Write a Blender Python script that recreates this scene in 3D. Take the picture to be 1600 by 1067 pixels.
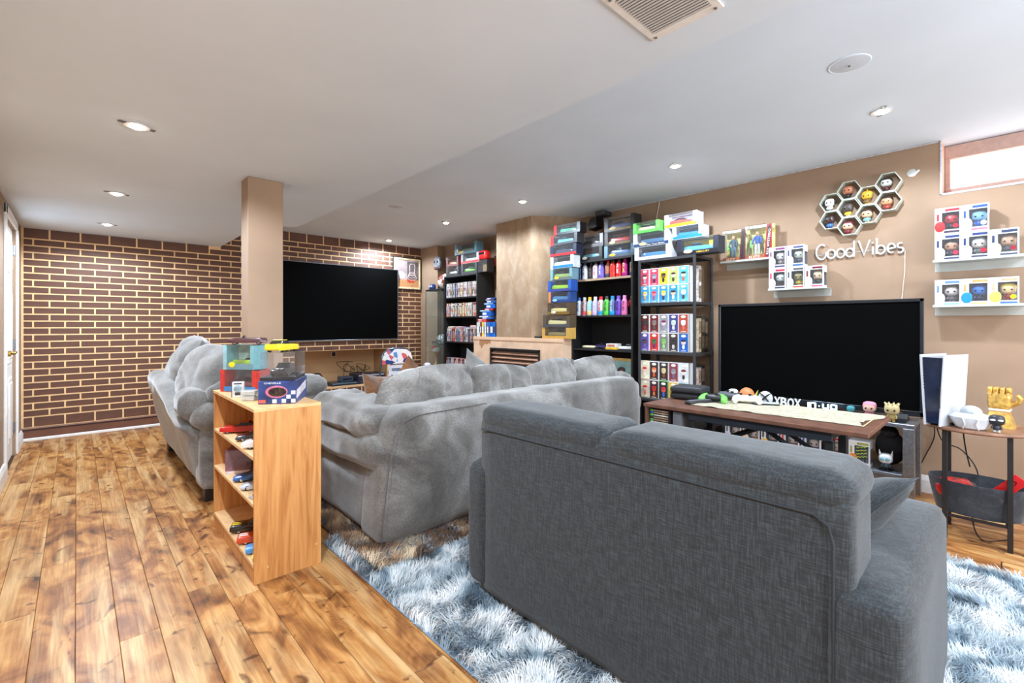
import bpy, bmesh, math, random
from mathutils import Vector, Matrix, noise, Euler
for o in list(bpy.data.objects): bpy.data.objects.remove(o)
S = bpy.context.scene
C = S.collection
PI = math.pi
random.seed(7)
# ------------------------------------------------------------------ camera
cd = bpy.data.cameras.new('camera'); cam = bpy.data.objects.new('camera', cd); C.objects.link(cam)
cd.sensor_width = 36; cd.lens = 36 * 726 / 1600; cd.shift_y = -26.5 / 1600; cd.clip_start = .05
cam.location = (0, 0, 1.178); S.camera = cam
cam.rotation_euler = (PI / 2, 0, -math.atan2(0.6836067, 0.7298506))
# ------------------------------------------------------------------ world, exposure
w = bpy.data.worlds.new('world'); S.world = w; w.use_nodes = True
w.node_tree.nodes['Background'].inputs[0].default_value = (.8, .9, 1, 1)
w.node_tree.nodes['Background'].inputs[1].default_value = 1.0
S.view_settings.view_transform = 'Standard'; S.view_settings.look = 'None'
S.view_settings.gamma = 1; S.view_settings.use_curve_mapping = False
S.view_settings.exposure = 0.55
POT_POWER = 62; POT_COL = (.8, .93, 1.08)
# added soft fill lamp, unseen behind the photographer, to brighten ceiling and room
ad = bpy.data.lights.new('fill_light', 'AREA'); ad.shape = 'RECTANGLE'; ad.size = 4.2; ad.size_y = 1.3; ad.energy = 125; ad.color = (.87, .95, 1.03)
ao = bpy.data.objects.new('fill_light', ad); C.objects.link(ao); ao.location = (1.6, -2.45, 1.45); ao.rotation_euler = (math.radians(90 + 28), 0, 0)
# recessed ceiling lights: (x, y, ceiling height); those out of frame are unseen, added to light the room
POTS = [(.215, 5.96, 2.15), (.215, 4.51, 2.15), (.215, 2.91, 2.15), (.215, 1.35, 2.15), (.215, -.2, 2.15), (.215, -1.7, 2.15),
        (3.44, 6.39, 2.45), (3.36, 4.79, 2.45), (3.36, 3.425, 2.45), (3.5, 1.822, 2.45), (3.5, .514, 2.45), (3.5, -.95, 2.45), (2.0, -1.2, 2.45)]
# ------------------------------------------------------------------ materials
def lin(c):
    r = []
    for v in c[:3]:
        v = v / 255
        r.append(v / 12.92 if v <= .04045 else ((v + .055) / 1.055) ** 2.4)
    return (*r, 1)
MC = {}
def nt_new(name):
    m = bpy.data.materials.new(name); m.use_nodes = True
    nt = m.node_tree
    return m, nt, nt.nodes['Principled BSDF']
def N(nt, t, **k):
    n = nt.nodes.new(t)
    for a, b in k.items():
        if a.startswith('i_'):
            key = a[2:]
            n.inputs[int(key) if key.isdigit() else key].default_value = b
        else: setattr(n, a, b)
    return n
def L(nt, a, b): nt.links.new(a, b)
def ramp(nt, fac, stops, interp='LINEAR'):
    r = N(nt, 'ShaderNodeValToRGB'); cr = r.color_ramp; cr.interpolation = interp
    while len(cr.elements) < len(stops): cr.elements.new(.5)
    for e, (p, c) in zip(cr.elements, stops): e.position = p; e.color = lin(c)
    L(nt, fac, r.inputs[0]); return r.outputs[0]
def M(rgb, rough=.6, metal=0., var=.08, scale=30., bump=0., coat=0., name=None):
    """plain procedural surface: a colour with a fine noise in tone"""
    key = (tuple(rgb), rough, metal, var, scale, bump, coat)
    if key in MC: return MC[key]
    m, nt, p = nt_new(name or 'surface')
    tc = N(nt, 'ShaderNodeTexCoord'); nz = N(nt, 'ShaderNodeTexNoise', i_Scale=scale, i_Detail=3.)
    L(nt, tc.outputs['Object'], nz.inputs['Vector'])
    lo = [max(0, v * (1 - var)) for v in rgb]; hi = [min(255, v * (1 + var)) for v in rgb]
    L(nt, ramp(nt, nz.outputs[0], [(.3, lo), (.7, hi)]), p.inputs['Base Color'])
    p.inputs['Roughness'].default_value = rough; p.inputs['Metallic'].default_value = metal
    p.inputs['Coat Weight'].default_value = coat
    if bump:
        b = N(nt, 'ShaderNodeBump', i_Strength=bump, i_Distance=.01); L(nt, nz.outputs[0], b.inputs['Height']); L(nt, b.outputs[0], p.inputs['Normal'])
    MC[key] = m; return m
def glassy(tint=(235, 245, 242), amount=.12, rough=.03):
    key = ('g', tint, amount, rough)
    if key in MC: return MC[key]
    m, nt, p = nt_new('clear_plastic')
    out = nt.nodes['Material Output']
    tr = N(nt, 'ShaderNodeBsdfTransparent'); tr.inputs[0].default_value = lin(tint)
    gl = N(nt, 'ShaderNodeBsdfGlossy', i_Roughness=rough)
    lw = N(nt, 'ShaderNodeLayerWeight', i_Blend=.5); pw = N(nt, 'ShaderNodeMath', operation='POWER', i_1=4.); L(nt, lw.outputs['Facing'], pw.inputs[0])
    fr = N(nt, 'ShaderNodeMath', operation='MULTIPLY_ADD', i_1=.5, i_2=.03); L(nt, pw.outputs[0], fr.inputs[0]); mx = N(nt, 'ShaderNodeMixShader')
    df = N(nt, 'ShaderNodeBsdfDiffuse'); df.inputs[0].default_value = lin(tint)
    m2 = N(nt, 'ShaderNodeMixShader', i_0=amount)
    L(nt, tr.outputs[0], m2.inputs[1]); L(nt, df.outputs[0], m2.inputs[2])
    L(nt, fr.outputs[0], mx.inputs[0]); L(nt, m2.outputs[0], mx.inputs[1]); L(nt, gl.outputs[0], mx.inputs[2])
    L(nt, mx.outputs[0], out.inputs[0]); MC[key] = m; return m
def emis(rgb, s, name='glow'):
    m, nt, p = nt_new(name)
    nz = N(nt, 'ShaderNodeTexNoise', i_Scale=3.); 
    c = ramp(nt, nz.outputs[0], [(0, rgb), (1, rgb)])
    L(nt, c, p.inputs['Emission Color']); L(nt, c, p.inputs['Base Color']); p.inputs['Emission Strength'].default_value = s
    return m
def mat_floor():
    m, nt, p = nt_new('acacia_laminate')
    tc = N(nt, 'ShaderNodeTexCoord'); oi = N(nt, 'ShaderNodeObjectInfo')
    k = N(nt, 'ShaderNodeMath', operation='MULTIPLY', i_1=80.); L(nt, oi.outputs['Random'], k.inputs[0])
    cmb = N(nt, 'ShaderNodeCombineXYZ'); L(nt, k.outputs[0], cmb.inputs[0]); L(nt, k.outputs[0], cmb.inputs[1])
    ad = N(nt, 'ShaderNodeVectorMath', operation='ADD'); L(nt, tc.outputs['Object'], ad.inputs[0]); L(nt, cmb.outputs[0], ad.inputs[1])
    def nz(sx, sy, d=3., dist=0., sc=1.):
        mp = N(nt, 'ShaderNodeMapping'); mp.inputs['Scale'].default_value = (sx, sy, 1); L(nt, ad.outputs[0], mp.inputs[0])
        n = N(nt, 'ShaderNodeTexNoise', i_Scale=sc, i_Detail=d, i_Distortion=dist); L(nt, mp.outputs[0], n.inputs['Vector']); return n.outputs[0]
    base = ramp(nt, nz(7, 3.2, 6., 1.3), [(.28, (88, 54, 30)), (.4, (142, 90, 46)), (.52, (184, 126, 68)), (.66, (210, 160, 98))])
    sap = ramp(nt, nz(9, .9, 6., .9), [(.5, (0, 0, 0)), (.62, (235, 235, 235))])
    mx = N(nt, 'ShaderNodeMix', data_type='RGBA'); L(nt, sap, mx.inputs[0]); L(nt, base, mx.inputs[6])
    sapc = ramp(nt, nz(30, 2.5, 3., .3), [(.35, (200, 154, 98)), (.65, (222, 184, 130))]); L(nt, sapc, mx.inputs[7])
    grain = ramp(nt, nz(70, 2.4, 4., 1.4), [(.35, (212, 200, 190)), (.6, (255, 255, 255))])
    m2 = N(nt, 'ShaderNodeMix', data_type='RGBA', blend_type='MULTIPLY'); m2.inputs[0].default_value = .75
    L(nt, mx.outputs[2], m2.inputs[6]); L(nt, grain, m2.inputs[7])
    knot = ramp(nt, nz(6, 5, 2., 2.5), [(.64, (255, 255, 255)), (.72, (105, 62, 38))])
    m3 = N(nt, 'ShaderNodeMix', data_type='RGBA', blend_type='MULTIPLY'); m3.inputs[0].default_value = .8
    L(nt, m2.outputs[2], m3.inputs[6]); L(nt, knot, m3.inputs[7])
    L(nt, m3.outputs[2], p.inputs['Base Color'])
    p.inputs['Roughness'].default_value = .4; p.inputs['Specular IOR Level'].default_value = .35
    return m
def mat_oak():
    m, nt, p = nt_new('oak_veneer')
    tc = N(nt, 'ShaderNodeTexCoord'); mp = N(nt, 'ShaderNodeMapping'); mp.inputs['Scale'].default_value = (14, 14, 1.1)
    L(nt, tc.outputs['Object'], mp.inputs[0])
    n = N(nt, 'ShaderNodeTexNoise', i_Scale=2., i_Detail=5., i_Distortion=1.4); L(nt, mp.outputs[0], n.inputs['Vector'])
    L(nt, ramp(nt, n.outputs[0], [(.3, (176, 112, 55)), (.5, (203, 142, 80)), (.7, (216, 158, 96))]), p.inputs['Base Color'])
    p.inputs['Roughness'].default_value = .42; return m
def mat_cloth(c0, c1, c2, blot=3., weave=260., rough=.9, bump=.3, sheen=.25, stretch=(1, 1, 1)):
    m, nt, p = nt_new('upholstery')
    tc = N(nt, 'ShaderNodeTexCoord')
    n1 = N(nt, 'ShaderNodeTexNoise', i_Scale=blot, i_Detail=5., i_Distortion=1.2); L(nt, tc.outputs['Object'], n1.inputs['Vector'])
    mp = N(nt, 'ShaderNodeMapping'); mp.inputs['Scale'].default_value = stretch; L(nt, tc.outputs['Object'], mp.inputs[0])
    n2 = N(nt, 'ShaderNodeTexNoise', i_Scale=weave, i_Detail=2.); L(nt, mp.outputs[0], n2.inputs['Vector'])
    a = ramp(nt, n1.outputs[0], [(.34, c0), (.5, c1), (.66, c2)])
    b = ramp(nt, n2.outputs[0], [(.3, (150, 150, 150)), (.7, (255, 255, 255))])
    mx = N(nt, 'ShaderNodeMix', data_type='RGBA', blend_type='MULTIPLY'); mx.inputs[0].default_value = .6
    L(nt, a, mx.inputs[6]); L(nt, b, mx.inputs[7]); L(nt, mx.outputs[2], p.inputs['Base Color'])
    p.inputs['Roughness'].default_value = rough; p.inputs['Sheen Weight'].default_value = sheen
    bp = N(nt, 'ShaderNodeBump', i_Strength=bump, i_Distance=.002); L(nt, n2.outputs[0], bp.inputs['Height']); L(nt, bp.outputs[0], p.inputs['Normal'])
    return m
def mat_linen():
    m, nt, p = nt_new('slub_linen')
    tc = N(nt, 'ShaderNodeTexCoord')
    def nz(sc, d=2.):
        mp = N(nt, 'ShaderNodeMapping'); mp.inputs['Scale'].default_value = sc; L(nt, tc.outputs['Object'], mp.inputs[0])
        n = N(nt, 'ShaderNodeTexNoise', i_Scale=1., i_Detail=d); L(nt, mp.outputs[0], n.inputs['Vector']); return n.outputs[0]
    a = N(nt, 'ShaderNodeMath', operation='ADD'); L(nt, nz((60, 22, 300)), a.inputs[0]); L(nt, nz((260, 260, 26)), a.inputs[1])
    h = N(nt, 'ShaderNodeMath', operation='MULTIPLY', i_1=.5); L(nt, a.outputs[0], h.inputs[0])
    L(nt, ramp(nt, h.outputs[0], [(.38, (26, 30, 31)), (.5, (39, 44, 47)), (.62, (56, 63, 67))]), p.inputs['Base Color'])
    p.inputs['Roughness'].default_value = .85; p.inputs['Sheen Weight'].default_value = .18
    b = N(nt, 'ShaderNodeBump', i_Strength=.35, i_Distance=.002); L(nt, h.outputs[0], b.inputs['Height']); L(nt, b.outputs[0], p.inputs['Normal'])
    return m
def mat_pile(stops, scale, name):
    m, nt, p = nt_new(name)
    tc = N(nt, 'ShaderNodeTexCoord'); n1 = N(nt, 'ShaderNodeTexNoise', i_Scale=scale, i_Detail=4., i_Distortion=1.)
    mp = N(nt, 'ShaderNodeMapping'); mp.inputs['Scale'].default_value = (1, 1, .2); L(nt, tc.outputs['Object'], mp.inputs[0]); L(nt, mp.outputs[0], n1.inputs['Vector'])
    L(nt, ramp(nt, n1.outputs[0], stops), p.inputs['Base Color']); p.inputs['Roughness'].default_value = .8; p.inputs['Sheen Weight'].default_value = .3
    return m
def mat_paint(c, var=.03, scale=4., rough=.75, bump=.05):
    m, nt, p = nt_new('wall_paint')
    tc = N(nt, 'ShaderNodeTexCoord'); n1 = N(nt, 'ShaderNodeTexNoise', i_Scale=scale, i_Detail=6.); L(nt, tc.outputs['Object'], n1.inputs['Vector'])
    L(nt, ramp(nt, n1.outputs[0], [(.3, [v * (1 - var) for v in c]), (.7, [min(255, v * (1 + var)) for v in c])]), p.inputs['Base Color'])
    n2 = N(nt, 'ShaderNodeTexNoise', i_Scale=180., i_Detail=2.); L(nt, tc.outputs['Object'], n2.inputs['Vector'])
    b = N(nt, 'ShaderNodeBump', i_Strength=bump, i_Distance=.003); L(nt, n2.outputs[0], b.inputs['Height']); L(nt, b.outputs[0], p.inputs['Normal'])
    p.inputs['Roughness'].default_value = rough; return m
def mat_stucco():
    m, nt, p = nt_new('faux_stucco')
    tc = N(nt, 'ShaderNodeTexCoord'); mp = N(nt, 'ShaderNodeMapping'); mp.inputs['Scale'].default_value = (1, 1, .55); L(nt, tc.outputs['Object'], mp.inputs[0])
    n1 = N(nt, 'ShaderNodeTexNoise', i_Scale=7., i_Detail=8., i_Roughness=.65, i_Distortion=.5); L(nt, mp.outputs[0], n1.inputs['Vector'])
    L(nt, ramp(nt, n1.outputs[0], [(.3, (148,120,92)), (.5, (164,136,106)), (.7, (182,160,136))]), p.inputs['Base Color'])
    b = N(nt, 'ShaderNodeBump', i_Strength=.15, i_Distance=.004); L(nt, n1.outputs[0], b.inputs['Height']); L(nt, b.outputs[0], p.inputs['Normal'])
    p.inputs['Roughness'].default_value = .7; return m
WHITE = M((238, 236, 232), .5, var=.02); BLACK = M((22, 22, 24), .5); DARK = M((36, 36, 40), .55)
CHROME = M((200, 202, 205), .25, 1., var=.03); STEEL = M((150, 152, 156), .38, .9, var=.08, scale=60)
GLASS = glassy((250, 253, 251), .03); CLEAR = glassy((253, 254, 255), .02, .05); ACRYL = glassy((244, 248, 246), .3, .12)
RUBBER = M((20, 20, 20), .8); CARD = M((150, 116, 78), .8); CARGLASS = M((26, 30, 36), .12)
# ------------------------------------------------------------------ mesh builder
class MB:
    def __init__(s): s.v = []; s.f = []; s.m = []
    def quad(s, a, b, c, d, m=0):
        n = len(s.v); s.v += [a, b, c, d]; s.f.append((n, n + 1, n + 2, n + 3)); s.m.append(m); return s
    def add(s, v, f, m=0):
        n = len(s.v); s.v += [tuple(p) for p in v]
        for q in f: s.f.append(tuple(i + n for i in q)); s.m.append(m)
        return s
    def box(s, x0, y0, z0, x1, y1, z1, b=0., m=0):
        if x0 > x1: x0, x1 = x1, x0
        if y0 > y1: y0, y1 = y1, y0
        if z0 > z1: z0, z1 = z1, z0
        if b <= 0:
            v = [(x, y, z) for z in (z0, z1) for y in (y0, y1) for x in (x0, x1)]
            return s.add(v, [(0, 2, 3, 1), (4, 5, 7, 6), (0, 1, 5, 4), (2, 6, 7, 3), (0, 4, 6, 2), (1, 3, 7, 5)], m)
        b = min(b, (x1 - x0) * .49, (y1 - y0) * .49, (z1 - z0) * .49)
        bm = bmesh.new()
        P = {}
        for i, x in enumerate((x0, x1)):
            for j, y in enumerate((y0, y1)):
                for k, z in enumerate((z0, z1)):
                    dx, dy, dz = (b, -b)[i], (b, -b)[j], (b, -b)[k]
                    P[i, j, k, 0] = (x, y + dy, z + dz); P[i, j, k, 1] = (x + dx, y, z + dz); P[i, j, k, 2] = (x + dx, y + dy, z)
        bm.free()
        keys = list(P); ix = {k: n for n, k in enumerate(keys)}; F = []
        c = [(0, 0), (1, 0), (1, 1), (0, 1)]
        for a in (0, 1):
            q = [ix[(a, j, k, 0)] for j, k in c]; F.append(q if a else q[::-1])
            q = [ix[(i, a, k, 1)] for i, k in c]; F.append(q[::-1] if a else q)
            q = [ix[(i, j, a, 2)] for i, j in c]; F.append(q if a else q[::-1])
        for a in (0, 1):
            for bb in (0, 1):
                e = [ix[(a, bb, 0, 0)], ix[(a, bb, 1, 0)], ix[(a, bb, 1, 1)], ix[(a, bb, 0, 1)]]; F.append(e if a == bb else e[::-1])
                e = [ix[(a, 0, bb, 0)], ix[(a, 1, bb, 0)], ix[(a, 1, bb, 2)], ix[(a, 0, bb, 2)]]; F.append(e[::-1] if a == bb else e)
                e = [ix[(0, a, bb, 1)], ix[(1, a, bb, 1)], ix[(1, a, bb, 2)], ix[(0, a, bb, 2)]]; F.append(e if a == bb else e[::-1])
        for i in (0, 1):
            for j in (0, 1):
                for k in (0, 1):
                    t = [ix[(i, j, k, 0)], ix[(i, j, k, 1)], ix[(i, j, k, 2)]]; F.append(t if (i + j + k) % 2 else t[::-1])
        return s.add([P[k] for k in keys], F, m)
    def cyl(s, p0, p1, r0, r1=None, n=12, m=0, cap=True):
        r1 = r0 if r1 is None else r1
        p0 = Vector(p0); p1 = Vector(p1); d = (p1 - p0).normalized()
        a = d.orthogonal().normalized(); b = d.cross(a); v = []
        for p, r in ((p0, r0), (p1, r1)):
            for i in range(n):
                t = 2 * PI * i / n; v.append(p + a * (r * math.cos(t)) + b * (r * math.sin(t)))
        f = [(i, (i + 1) % n, n + (i + 1) % n, n + i) for i in range(n)]
        if cap: f += [tuple(range(n))[::-1], tuple(range(n, 2 * n))]
        return s.add(v, f, m)
    def tube(s, pts, r, n=8, m=0, closed=False):
        pts = [Vector(p) for p in pts]; k = len(pts); v = []
        up = None
        for i, p in enumerate(pts):
            if closed: d = (pts[(i + 1) % k] - pts[i - 1]).normalized()
            else: d = (pts[min(i + 1, k - 1)] - pts[max(i - 1, 0)]).normalized()
            if up is None: up = d.orthogonal().normalized()
            a = (up - d * up.dot(d)); a = a.normalized() if a.length > 1e-6 else d.orthogonal().normalized(); up = a; b = d.cross(a)
            rr = r[i] if isinstance(r, (list, tuple)) else r
            for j in range(n):
                t = 2 * PI * j / n; v.append(p + a * (rr * math.cos(t)) + b * (rr * math.sin(t)))
        f = []
        for i in range(k if closed else k - 1):
            for j in range(n):
                i2 = (i + 1) % k; f.append((i * n + j, i * n + (j + 1) % n, i2 * n + (j + 1) % n, i2 * n + j))
        if not closed: f += [tuple(range(n))[::-1], tuple(range((k - 1) * n, k * n))]
        return s.add(v, f, m)
    def lathe(s, prof, n=16, c=(0, 0, 0), m=0, sx=1., sy=1.):
        v = []; f = []
        for r, z in prof:
            for i in range(n):
                t = 2 * PI * i / n; v.append((c[0] + r * math.cos(t) * sx, c[1] + r * math.sin(t) * sy, c[2] + z))
        for k in range(len(prof) - 1):
            for i in range(n): f.append((k * n + i, k * n + (i + 1) % n, (k + 1) * n + (i + 1) % n, (k + 1) * n + i))
        f += [tuple(range(n))[::-1], tuple(range((len(prof) - 1) * n, len(prof) * n))]
        return s.add(v, f, m)
    def ball(s, c, rx, ry=None, rz=None, n=14, k=9, m=0, e=1.):
        ry = rx if ry is None else ry; rz = rx if rz is None else rz
        sg = lambda x: math.copysign(abs(x) ** e, x)
        v = [(c[0], c[1], c[2] - rz)]; f = []
        for j in range(1, k):
            ph = -PI / 2 + PI * j / k
            for i in range(n):
                t = 2 * PI * i / n; v.append((c[0] + rx * sg(math.cos(ph)) * sg(math.cos(t)), c[1] + ry * sg(math.cos(ph)) * sg(math.sin(t)), c[2] + rz * sg(math.sin(ph))))
        v.append((c[0], c[1], c[2] + rz))
        for i in range(n): f.append((0, 1 + (i + 1) % n, 1 + i))
        for j in range(k - 2):
            for i in range(n): f.append((1 + j * n + i, 1 + j * n + (i + 1) % n, 1 + (j + 1) * n + (i + 1) % n, 1 + (j + 1) * n + i))
        b = 1 + (k - 2) * n
        for i in range(n): f.append((b + i, b + (i + 1) % n, len(v) - 1))
        return s.add(v, f, m)
    def prism(s, poly, axis, a, b, m=0):
        """extrude a polygon (2-D points in the other two axes, in xyz order) along an axis"""
        n = len(poly); v = []
        for t in (a, b):
            for p in poly:
                v.append({'x': (t, p[0], p[1]), 'y': (p[0], t, p[1]), 'z': (p[0], p[1], t)}[axis])
        f = [(i, (i + 1) % n, n + (i + 1) % n, n + i) for i in range(n)] + [tuple(range(n))[::-1], tuple(range(n, 2 * n))]
        return s.add(v, f, m)
    def soft(s, c, size, r=.06, n=10, puff=0., wr=0., seed=0, wf=6., m=0, shear=None):
        """upholstered block: rounded box with bulging faces and noise wrinkles"""
        h = [q / 2 for q in size]; V = {}; v = []; f = []
        r = min(r, *[q * .98 for q in h]); sd = Vector((seed * 7.3, seed * 3.1, seed * 1.7))
        def pt(p):
            key = tuple(round(q, 5) for q in p)
            if key in V: return V[key]
            P = Vector([p[i] * h[i] for i in range(3)])
            inn = Vector([max(-(h[i] - r), min(h[i] - r, P[i])) for i in range(3)])
            d = P - inn; d = d.normalized() if d.length > 1e-9 else Vector((0, 0, 0))
            q = inn + d * r
            if puff:
                for i in range(3):
                    w_ = 1.
                    for j in range(3):
                        if j != i: w_ *= 1 - abs(p[j]) ** 2.5
                    q[i] += puff * p[i] * max(0, w_) * (abs(p[i]) ** 2)
            if wr:
                nn = noise.noise((q + sd) * wf) + .5 * noise.noise((q - sd) * wf * 2.2)
                rd = 1 - abs(noise.noise((q * wf * .8 + sd * 2)))
                dn = d if d.length > .1 else Vector((0, 0, 1))
                q += dn * wr * (nn + 1.2 * (rd ** 4) - .6)
            if shear: q = shear(q)
            V[key] = len(v); v.append(q + Vector(c)); return V[key]
        for ax in range(3):
            for sg in (-1, 1):
                for i in range(n):
                    for j in range(n):
                        Q = []
                        for di, dj in ((0, 0), (1, 0), (1, 1), (0, 1)):
                            a, b = -1 + 2 * (i + di) / n, -1 + 2 * (j + dj) / n
                            p = [0, 0, 0]; p[ax] = sg; p[(ax + 1) % 3] = a; p[(ax + 2) % 3] = b; Q.append(pt(p))
                        f.append(tuple(Q) if sg > 0 else tuple(Q[::-1]))
        return s.add(v, f, m)
    def pillow(s, wx, wy, t, n=22, wr=.012, seed=0, m=0, mat=None, wf=5., rnd=0.):
        """scatter cushion lying in xy, thickness t, pinched corners; mat transforms it"""
        v = []; f = []; sd = Vector((seed * 5.1, seed * 2.3, seed))
        for side in (1, -1):
            o = len(v)
            for i in range(n + 1):
                for j in range(n + 1):
                    a = -1 + 2 * i / n; b = -1 + 2 * j / n
                    ex = 1 - .07 * (1 - b * b) * abs(a) ** 3 if not rnd else (1 - rnd * b * b / 2) ** .5
                    ey = 1 - .07 * (1 - a * a) * abs(b) ** 3 if not rnd else (1 - rnd * a * a / 2) ** .5
                    th = t / 2 * max(0, (1 - abs(a) ** 2.6)) ** .5 * max(0, (1 - abs(b) ** 2.6)) ** .5
                    q = Vector((a * wx / 2 * ex, b * wy / 2 * ey, side * th))
                    nn = noise.noise((q + sd) * wf) + .6 * noise.noise((q - sd) * wf * 2.3)
                    rd = (1 - abs(noise.noise(q * wf * .7 + sd * 3))) ** 5
                    fd = (1 - abs(noise.noise(Vector((q.x * wf * 2.4, q.y * wf * .9, 3)) + sd * 4))) ** 7
                    q.z += side * wr * (nn - 1.3 * rd - .7 * fd) * min(1, th / (t * .2 + 1e-6)); 
                    v.append(q)
            for i in range(n):
                for j in range(n):
                    A = o + i * (n + 1) + j; q = (A, A + n + 1, A + n + 2, A + 1); f.append(q if side > 0 else q[::-1])
        if mat is not None: v = [mat @ p for p in v]
        return s.add(v, f, m)
    def xf(s, mt): s.v = [tuple(mt @ Vector(p)) for p in s.v]; return s
    def build(s, name, mats, parent=None, loc=None, rot=None, smooth=None, weld=False):
        me = bpy.data.meshes.new(name); me.from_pydata([tuple(p) for p in s.v], [], s.f)
        if not isinstance(mats, (list, tuple)): mats = [mats]
        for q in mats: me.materials.append(q)
        if len(mats) > 1: me.polygons.foreach_set('material_index', s.m)
        if weld:
            bm = bmesh.new(); bm.from_mesh(me); bmesh.ops.remove_doubles(bm, verts=bm.verts, dist=1e-5); bmesh.ops.recalc_face_normals(bm, faces=bm.faces); bm.to_mesh(me); bm.free()
        if smooth is not None:
            me.polygons.foreach_set('use_smooth', [True] * len(me.polygons)); me.set_sharp_from_angle(angle=math.radians(smooth))
        me.update()
        return link(name, me, parent, loc, rot)
def link(name, me, parent=None, loc=None, rot=None):
    o = bpy.data.objects.new(name, me); C.objects.link(o)
    if parent: o.parent = parent
    if loc: o.location = loc
    if rot is not None: o.rotation_euler = rot if isinstance(rot, (tuple, list)) else (0, 0, rot)
    return o
def tag(o, label, cat, group=None):
    o['label'] = label; o['category'] = cat
    if group: o['group'] = group
    return o
def thing(name, label, cat, loc=(0, 0, 0), rz=0., group=None):
    o = link(name, None, None, loc, rz if isinstance(rz, (tuple, list)) else (0, 0, rz)); o.empty_display_size = .05
    return tag(o, label, cat, group)
def struct(o): o['kind'] = 'structure'; return o
def stuff(o): o['kind'] = 'stuff'; return o
def dup(root, loc=None, rz=None, label=None):
    r = root.copy(); C.objects.link(r)
    if loc: r.location = loc
    if rz is not None: r.rotation_euler = (0, 0, rz)
    if label: r['label'] = label
    for ch in root.children:
        c = ch.copy(); C.objects.link(c); c.parent = r
        for g in ch.children:
            d = g.copy(); C.objects.link(d); d.parent = c
    return r
TXT = {}
def text(body, height, depth=.0006, width=None, bold=0.):
    """flat lettering standing in the xz plane, facing -y, centred on the origin"""
    if (body, bold) not in TXT:
        cu = bpy.data.curves.new('t', 'FONT'); cu.body = body; cu.size = 1; cu.resolution_u = 2; cu.offset = bold
        ob = bpy.data.objects.new('t', cu); C.objects.link(ob)
        dg = bpy.context.evaluated_depsgraph_get(); me = bpy.data.meshes.new_from_object(ob.evaluated_get(dg))
        TXT[body, bold] = ([v.co.copy() for v in me.vertices], [tuple(p.vertices) for p in me.polygons])
        bpy.data.objects.remove(ob); bpy.data.meshes.remove(me)
    v, f = TXT[body, bold]
    xs = [p.x for p in v]; ys = [p.y for p in v]
    cx, cy = (min(xs) + max(xs)) / 2, (min(ys) + max(ys)) / 2; k = height / (max(ys) - min(ys)); kx = k if width is None else width / (max(xs) - min(xs))
    b = MB(); b.add([((p.x - cx) * kx, -depth, (p.y - cy) * k) for p in v], f); return b
RW = -PI / 2   # things on the long wall face -x: local -y is their front, local +x runs towards the photographer's right
# ================================================================== THE ROOM
CEIL = 2.45; SOF = 2.15; XW = 4.36; YB = 6.75; XL = -.407; YF = -2.6
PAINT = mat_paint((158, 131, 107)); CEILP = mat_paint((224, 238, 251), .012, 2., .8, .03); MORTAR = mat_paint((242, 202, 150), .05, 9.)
BRICKM = mat_paint((98, 63, 47), .13, 6., .6, .2); FLOORM = mat_floor(); OAK = mat_oak(); STUCCO = mat_stucco()
def soff_poly(): return [(XL, YF), (1.6, YF), (1.6, 4.9), (1.307, 4.9), (1.307, YB), (XL, YB)]
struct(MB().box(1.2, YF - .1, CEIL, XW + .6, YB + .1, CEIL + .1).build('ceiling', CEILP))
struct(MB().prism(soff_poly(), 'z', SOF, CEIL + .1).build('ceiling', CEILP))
# brick wall with its open media niche
NX0, NX1, NZ0, NZ1, ND = 2.2, 3.61, .26, .8, 7.22
b = MB()
b.box(XL - .1, YB, -.02, NX0, ND + .1, CEIL); b.box(NX1, YB, -.02, 4.6, ND + .1, CEIL)
b.box(NX0, YB, -.02, NX1, ND + .1, NZ0); b.box(NX0, YB, NZ1, NX1, ND + .1, CEIL); b.box(NX0, ND, NZ0, NX1, ND + .1, NZ1)
wb = struct(b.build('wall_back', MORTAR))
b = MB()
b.box(NX0 + .001, ND - .004, NZ0, NX1 - .001, ND - .001, NZ1); b.box(NX0, YB + .01, NZ0, NX0 + .004, ND, NZ1); b.box(NX1 - .004, YB + .01, NZ0, NX1, ND, NZ1); b.box(NX0, YB + .01, NZ1 - .004, NX1, ND, NZ1)
b.build('niche_lining', mat_paint((188, 148, 104)), wb)
b = MB(); b.box(NX0 - .01, YB - .006, NZ0 - .012, NX1 + .01, ND, NZ0 + .004); b.build('niche_ledge', mat_paint((226, 184, 140)), wb)
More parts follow.
